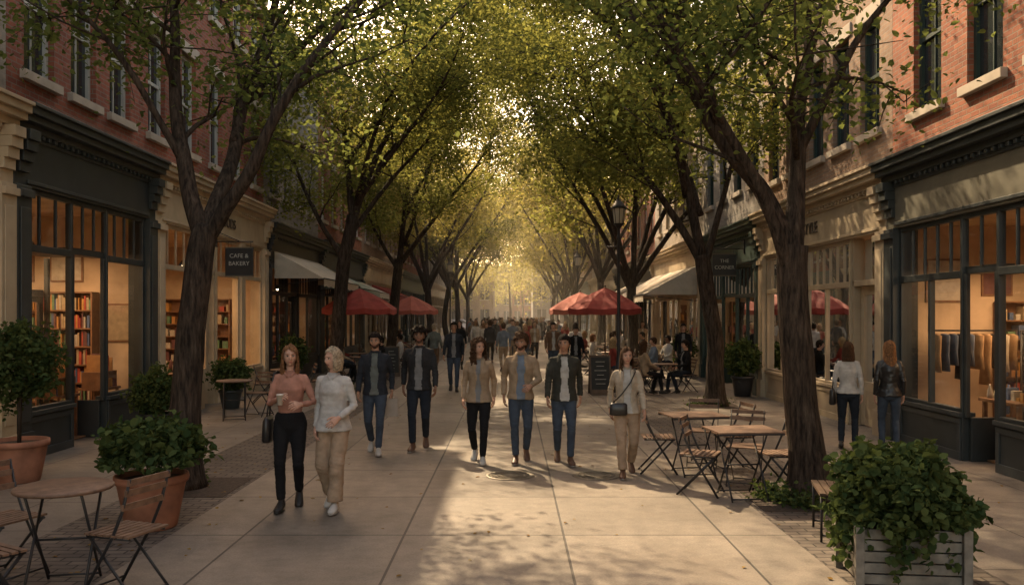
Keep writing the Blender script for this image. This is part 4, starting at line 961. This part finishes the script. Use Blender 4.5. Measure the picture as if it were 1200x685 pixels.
    for sx in (-1,1):
        S=V(sx*sh,.006,1.392)+O
        A=(arms or {}).get(sx)
        if A is None:
            if pose=='walk': 
                sw=(-.19 if sx!=ph else .15)*vr.uniform(.6,1.25)
                A=(V(sx*vr.uniform(.05,.08),sw,-.505+abs(sw)*.12),V(sx*.3,1,0))
            elif pose=='sit': A=(V(-sx*.02,-.34,-.34),V(sx*.6,.6,-.6))
            else: A=(V(sx*.06,-.03,-.52),V(sx*.3,1,0))
        tgt,pole=A; el,wr_=ik(S,S+tgt,.285,.255,pole)
        tp.tube([S+V(-sx*.07,0,.012),S+V(-sx*.01,0,.0),S.lerp(el,.25),S.lerp(el,.65),el,el.lerp(wr_,.5),el.lerp(wr_,.97)],[sl*.85,sl*1.0,sl,sl*.9,sl*.83,sl*.76,sl*.66],ctop,12,ref=(0,1,0))
        aj.append((el,.13)); d=(wr_-el).normalized(); hands.append((wr_,d,sx)); aj.append((wr_,.08))
    co,no,fs=remesh(tp,vox,2)
    vv=wrinkle(co,no,.008 if top in('jacket','loose','vest') else .0055,seed+5,aj)
    if jk and ctee is not None:
        strip=[]
        for p in vv:
            zz=p.z-up
            w=openw+.06*max(0,1.0-zz)+.010*math.sin(p.z*20+seed)
            if zz>1.30: w=min(openw,.05)
            t=(p.y<-.02 and abs(p.x)<w and zz<1.455); strip.append(t)
            if t: p.y+=.022 if zz>1.02 else .008
        o=len(mb.f); mb.add(vv,fs,ctop,True); kt=mb.mi(ctee)
        for i,f4 in enumerate(fs):
            if sum(strip[q] for q in f4)*2>len(f4): mb.m[o+i]=kt
        for sx in (-1,1):
            mb.tube([V(sx*(openw+.012),-.130,1.20)+O,V(sx*(openw+.022),-.128,1.30)+O,V(sx*.066,-.085,1.39)+O,V(sx*.070,-.03,1.455)+O,V(sx*.055,.05,1.48)+O,V(0,.078,1.487)+O],[(.006,.010),(.018,.009),(.024,.008),(.022,.01),(.022,.01),(.022,.01)],ctop,8)
    else:
        mb.add(vv,fs,ctop,True)
        if top in('shirt','tuck','loose'):
            for sx in (-1,1): mb.tube([V(sx*.012,-.085,1.40)+O,V(sx*.045,-.062,1.445)+O,V(sx*.060,.0,1.47)+O,V(0,.068,1.48)+O],[(.012,.006)]*4,ctop,8)
    for w,d,sx in hands:
        add_hand(mb,w+d*.01,d,V(-sx,0,.1) if abs(d.z)>.6 else V(-sx*.6,.2,-.5),V(0,-1,.2) if abs(d.z)>.6 else V(0,-.3,1),skin,curl,lo,.95)
    hc=V(0,-.016,1.624)+O
    mb.tube([V(0,.014,1.41)+O,V(0,.01,1.47)+O,V(0,.006,1.525)+O,V(0,.004,1.575)+O],[(.060,.056),(.053,.054),(.051,.054),(.053,.056)] if not f else [(.05,.048),(.045,.046),(.044,.047),(.046,.05)],skin,14,ref=(1,0,0))
    add_head(mb,hc,head,tilt,skin,hairm,hair,sex,lo,seed,beard)
    if bag:
        kind,bm,sx=bag
        if kind=='shoulder':
            c=V(sx*.235,.02,.86)+O
            mb.tube([c+V(0,0,-.15),c+V(0,0,-.12),c+V(0,0,.08),c+V(0,0,.12)],[(.045,.13),(.055,.16),(.045,.14),(.02,.12)],bm,16,ref=(1,0,0),sup=.6)
            for dy in(-.07,.09): mb.tube([c+V(0,dy,.11),V(sx*.215,dy*.6,1.15)+O,V(sx*.165,dy*.4,1.44)+O,V(sx*.13,.0,1.465)+O],[(.009,.004)]*4,bm,6)
        elif kind=='cross':
            c=V(sx*.12,-.165,.93)+O
            mb.tube([c+V(0,0,-.085),c+V(0,0,-.07),c+V(0,0,.06),c+V(0,0,.08)],[(.10,.025),(.12,.04),(.115,.035),(.09,.015)],bm,16,ref=(1,0,0),sup=.6)
            mb.tube([c+V(sx*.08,.02,.07),V(sx*.08,-.155,1.12)+O,V(-sx*.04,-.155,1.28)+O,V(-sx*.11,-.09,1.42)+O,V(-sx*.11,.03,1.45)+O,V(-sx*.05,.14,1.3)+O,V(sx*.1,.14,1.05)+O,V(sx*.2,.03,.98)+O,c+V(sx*.1,.02,.07)],[(.009,.004)]*9,bm,6)
        elif kind=='paper':
            w,d,s2=[h for h in hands if h[2]==sx][0]; c=w+V(0,0,-.12)
            mb.add([c+V(x*.09,y*.05,z) for z in(-.26,0) for x,y in((-1,-1),(1,-1),(1,1),(-1,1))],[(0,1,2,3),(0,1,5,4),(1,2,6,5),(2,3,7,6),(3,0,4,7)],bm)
            for y in(-.05,.05): mb.tube([c+V(-.05,y,0),c+V(-.02,y*.3,.055),c+V(.02,y*.3,.055),c+V(.05,y,0)],.003,bm,5)
    if cup:
        w,d,s2=[h for h in hands if h[2]==cup][0]; c=w+d*.085+V(0,-.02,-.03)
        mb.lathe([(0,-.05),(.026,-.05),(.036,.05),(.038,.05),(.038,.058),(.030,.062),(0,.062)],c,mat('paper_cup',(.55,.51,.45),.6,.05,5,0),16)
    return mb.mesh(name)
def person(name,x,y,rot=0,H=1.75,**k):
    me=person_mesh(name,**k); return put(me,name,(x,y,0),rot,scale=H/1.755)
JEAN=cl('denim',(.045,.058,.080)); JEAN2=cl('dark_denim',(.019,.023,.031)); BLK=cl('black',(.012,.012,.013)); BEI=cl('beige',(.42,.33,.23)); KHA=cl('khaki',(.29,.21,.145))
PINK=cl('dusty_pink',(.33,.165,.12)); WHT=cl('white_linen',(.40,.38,.355)); CHAj=cl('charcoal_jacket',(.026,.026,.028)); GRT=cl('grey_green_tee',(.12,.13,.12)); GRY=cl('grey_tee',(.16,.16,.16)); LTEE=cl('light_tee',(.36,.35,.33)); OLV=cl('olive_dark',(.036,.036,.030)); SAND=cl('sand_jacket',(.27,.20,.135)); CRM=cl('cream_jacket',(.34,.29,.225)); NAVY=cl('navy',(.025,.028,.035)); BROWN=cl('brown',(.13,.08,.05)); REDC=cl('brick_red',(.22,.045,.035)); BLUES=cl('blue_shirt',(.14,.17,.215))
LEATH=mat('black_leather',(.018,.017,.017),.35,.2,6,.3,80); PAPER=mat('paper_bag',(.33,.28,.23),.8,.1,6,.1)
person('woman',-2.30,8.85,.10,1.70,sex='f',ph=-1,stride=.15,head=.18,top='tuck',ctop=PINK,cbot=BLK,shoe=SHOE_B,hair='shoulder',hairm=HA,seed=2,arms={-1:(V(.06,-.26,-.20),V(-.5,.6,-.8)),1:(V(.0,-.28,-.26),V(.6,.5,-.8))},bag=('shoulder',LEATH,-1),cup=-1,curl=1.3)
person('woman',-1.84,8.80,-.12,1.68,sex='f',ph=1,stride=.17,head=-.55,top='loose',longtop=.05,ctop=WHT,cbot=KHA,legw='wide',shoe=SHOE_W,hair='bob',hairm=HG,seed=3,arms={1:(V(-.02,-.22,-.38),V(.6,.7,-.5)),-1:(V(-.03,-.05,-.50),V(-.3,1,0))})
person('man',-1.98,12.35,.05,1.77,ph=1,stride=.22,head=-.1,top='jacket',ctop=NAVY,ctee=GRT,cbot=JEAN,shoe=SHOE_W,hair='short',hairm=HD,skin=SKIN2,seed=4,beard=True,bag=('paper',PAPER,1))
person('man',-1.38,12.7,.0,1.84,ph=-1,stride=.2,head=.05,top='jacket',ctop=CHAj,ctee=GRY,cbot=JEAN2,shoe=SHOE_BR,hair='curly',hairm=HD,skin=SKIN3,seed=5,beard=True)
person('woman',-.45,11.6,-.05,1.70,sex='f',ph=1,stride=.2,head=.55,top='jacket',ctop=SAND,ctee=GRY,cbot=BLK,shoe=SHOE_W,hair='curly_long',hairm=HB,seed=6,openw=.035,arms={-1:(V(-.06,-.10,-.49),V(-.3,1,0))})
person('man',.12,11.6,.0,1.76,ph=-1,stride=.16,head=-.25,top='jacket',ctop=SAND,ctee=BLUES,cbot=JEAN,shoe=SHOE_BR,hair='curly',hairm=HB,skin=SKIN2,seed=7,arms={1:(V(-.04,-.24,-.34),V(.6,.7,-.5))},beard=True)
person('man',.70,11.5,.03,1.75,ph=1,stride=.18,head=-.3,top='jacket',ctop=OLV,ctee=LTEE,cbot=JEAN,shoe=SHOE_BR,hair='short',hairm=HD,skin=SKIN2,seed=8)
person('woman',1.43,10.65,-.05,1.63,sex='f',ph=-1,stride=.24,head=.1,top='jacket',ctop=CRM,ctee=LTEE,cbot=KHA,legw='mid',shoe=SHOE_BR,hair='long',hairm=HB,seed=9,bag=('cross',LEATH,-1))
person('woman',5.02,12.75,math.pi-.45,1.60,sex='f',pose='stand',ph=1,top='sweater',ctop=WHT,cbot=JEAN2,hair='shoulder',hairm=HB,seed=10,bag=('shoulder',LEATH,1),head=.2)
person('woman',5.55,12.55,math.pi-.25,1.62,sex='f',pose='stand',ph=-1,top='jacket',ctop=LEATH,ctee=BLK,cbot=JEAN,hair='long',hairm=HA,seed=11,head=.4)
person('man',-1.52,22.3,.05,1.83,ph=1,stride=.2,top='jacket',ctop=NAVY,ctee=GRY,cbot=JEAN,hair='short',hairm=HD,skin=SKIN2,seed=12,vox=.016)
person('man',5.1,25.4,-.2,1.75,ph=-1,stride=.18,top='jacket',ctop=BLK,ctee=GRY,cbot=BLK,hair='short',hairm=HD,seed=13,vox=.016)
cv=[]
specs=[dict(sex='m',ctop=BLK,ctee=GRY,cbot=JEAN2),dict(sex='f',ctop=SAND,ctee=LTEE,cbot=BLK,hair='long',hairm=HB),dict(sex='m',ctop=BLUES,top='shirt',cbot=KHA,hairm=HB),dict(sex='f',ctop=REDC,top='sweater',cbot=JEAN,hair='shoulder',hairm=HL),
 dict(sex='m',ctop=WHT,top='shirt',cbot=JEAN2,hairm=HD,skin=SKIN3),dict(sex='m',ctop=BROWN,ctee=LTEE,cbot=JEAN),dict(sex='f',ctop=BLK,top='sweater',cbot=JEAN2,hair='long',hairm=HD),dict(sex='f',ctop=WHT,top='loose',cbot=KHA,hair='bob',hairm=HA),dict(sex='m',ctop=NAVY,ctee=BLK,cbot=BLK,hair='curly',hairm=HB),dict(sex='m',ctop=GRT,top='sweater',cbot=BROWN,hairm=HG)]
for i,sp in enumerate(specs):
    k=dict(top='jacket',hair='short',hairm=HD); k.update(sp); nm='woman' if k['sex']=='f' else 'man'
    cv.append((nm,person_mesh(nm,ph=1 if i%2 else -1,stride=.14+.02*(i%5),seed=30+i,vox=.022,lo=True,shoe=[SHOE_B,SHOE_W,SHOE_BR][i%3],**k)))
sv=[]
for i,sp in enumerate(specs[:8]):
    k=dict(top='jacket',hair='short',hairm=HD); k.update(sp); nm='woman' if k['sex']=='f' else 'man'
    sv.append((nm,person_mesh(nm,pose='sit',seed=60+i,vox=.022,lo=True,**k)))
rc=random.Random(21); placed=[]
def try_place(x,y,rot,i,s=None):
    nm,me=cv[i%len(cv)]; put(me,nm,(x,y,0),rot,scale=(s or rc.uniform(.93,1.04)))
fixed=[(1.85,24.8,0,0),(1.3,27,.1,5),(2.15,29,3.1,4),(-.3,30,3.2,2),(.5,33,0,3),(-.9,35,3.1,8),(-1.9,31,.1,6),(-2.6,28.5,3.0,9),(.95,36,.1,1),(1.7,33,3.2,9),(-1.3,39,3,7),(.1,41,0,5),(5.35,35,0,1)]
for x,y,r,i in fixed: try_place(x,y,r,i); placed.append((x,y))
cnt=0
for t in range(900):
    if cnt>=78: break
    y=rc.uniform(34,90); x=rc.uniform(-3.3,3.1)
    if any((x-a)**2+(y-b)**2<.8 for a,b in placed): continue
    placed.append((x,y)); try_place(x,y,rc.choice([0,math.pi])+rc.uniform(-.3,.3),rc.randrange(10)); cnt+=1
def group(x,y,rot,i):
    table(x,y,rot,TR)
    for k,a in enumerate((rot+math.pi/2,rot-math.pi/2)):
        cx=x+math.sin(a)*.62; cy=y-math.cos(a)*.62
        face=a+math.pi
        chair(cx,cy,face)
        nm,me=sv[(i*2+k)%len(sv)]
        if (i+k)%4!=3: put(me,nm,(cx-math.sin(face)*(-.02),cy+math.cos(face)*(.02),-.03),face)
for i,(x,y,r) in enumerate([(3.9,21.8,.3),(3.5,24.6,.1),(4.4,26.6,.5),(3.3,28.6,-.2),(4.3,31.8,.2),(3.5,34.2,0),(4.2,37,.4),(3.6,40,.1),(-4.5,25.4,.2),(-5.0,27.8,.1),(-4.4,29.2,-.2),(-4.7,33.4,.3),(-4.2,36.5,0),(-4.6,39.5,.2)]): group(x,y,r,i)
table(-5.3,16.3,.3); chair(-5.0,16.9,-.3); table(-5.2,19.6,.2); chair(-5.6,19.2,1.9); chair(-4.8,20.0,-1.2)
# ------------------------------------------------------------------ thin warm haze hanging in the far part of the street
def haze(x0,x1,y0,y1,z0,z1,dens):
    m,nt,N,L=nodes_of('haze'); vs=N.new('ShaderNodeVolumeScatter'); vs.inputs['Color'].default_value=(1,.90,.74,1); vs.inputs['Density'].default_value=dens; vs.inputs['Anisotropy'].default_value=.35
    o=N.new('ShaderNodeOutputMaterial'); L.new(vs.outputs[0],o.inputs['Volume'])
    b=MB(); b.box((x0,y0,z0),(x1,y1,z1),m); b.build('haze')
haze(-6.2,5.7,26,135,.05,13.5,.0026)
# ------------------------------------------------------------------ light, sky, camera
EL=math.radians(42); AZ=math.radians(-28)
sd=Vector((math.sin(AZ)*math.cos(EL),math.cos(AZ)*math.cos(EL),math.sin(EL)))
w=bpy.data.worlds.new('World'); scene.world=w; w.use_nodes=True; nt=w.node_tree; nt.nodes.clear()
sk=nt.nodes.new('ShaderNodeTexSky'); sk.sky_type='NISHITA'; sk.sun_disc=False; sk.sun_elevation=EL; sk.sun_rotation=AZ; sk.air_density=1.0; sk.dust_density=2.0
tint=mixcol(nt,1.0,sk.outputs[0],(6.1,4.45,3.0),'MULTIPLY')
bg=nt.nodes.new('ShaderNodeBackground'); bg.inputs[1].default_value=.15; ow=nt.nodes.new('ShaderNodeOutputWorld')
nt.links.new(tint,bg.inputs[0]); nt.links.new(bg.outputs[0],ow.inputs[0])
l=bpy.data.lights.new('sun','SUN'); l.energy=11; l.angle=math.radians(.7); l.color=(1,.76,.47)
so=bpy.data.objects.new('sun',l); COL.objects.link(so); so.rotation_euler=sd.to_track_quat('Z','Y').to_euler(); so.location=(0,0,30)
cam=bpy.data.cameras.new('camera'); cam.lens=30; cam.sensor_width=36; cam.shift_y=.0215; cam.clip_end=1500; cam.clip_start=.05
co=bpy.data.objects.new('camera',cam); COL.objects.link(co); co.location=(0,0,2.0); co.rotation_euler=(math.pi/2,0,0)
scene.camera=co
scene.view_settings.view_transform='Standard'; scene.view_settings.look='None'; scene.view_settings.exposure=0
print('BUILD TIME',time.time()-T0,'objects',len(bpy.data.objects))
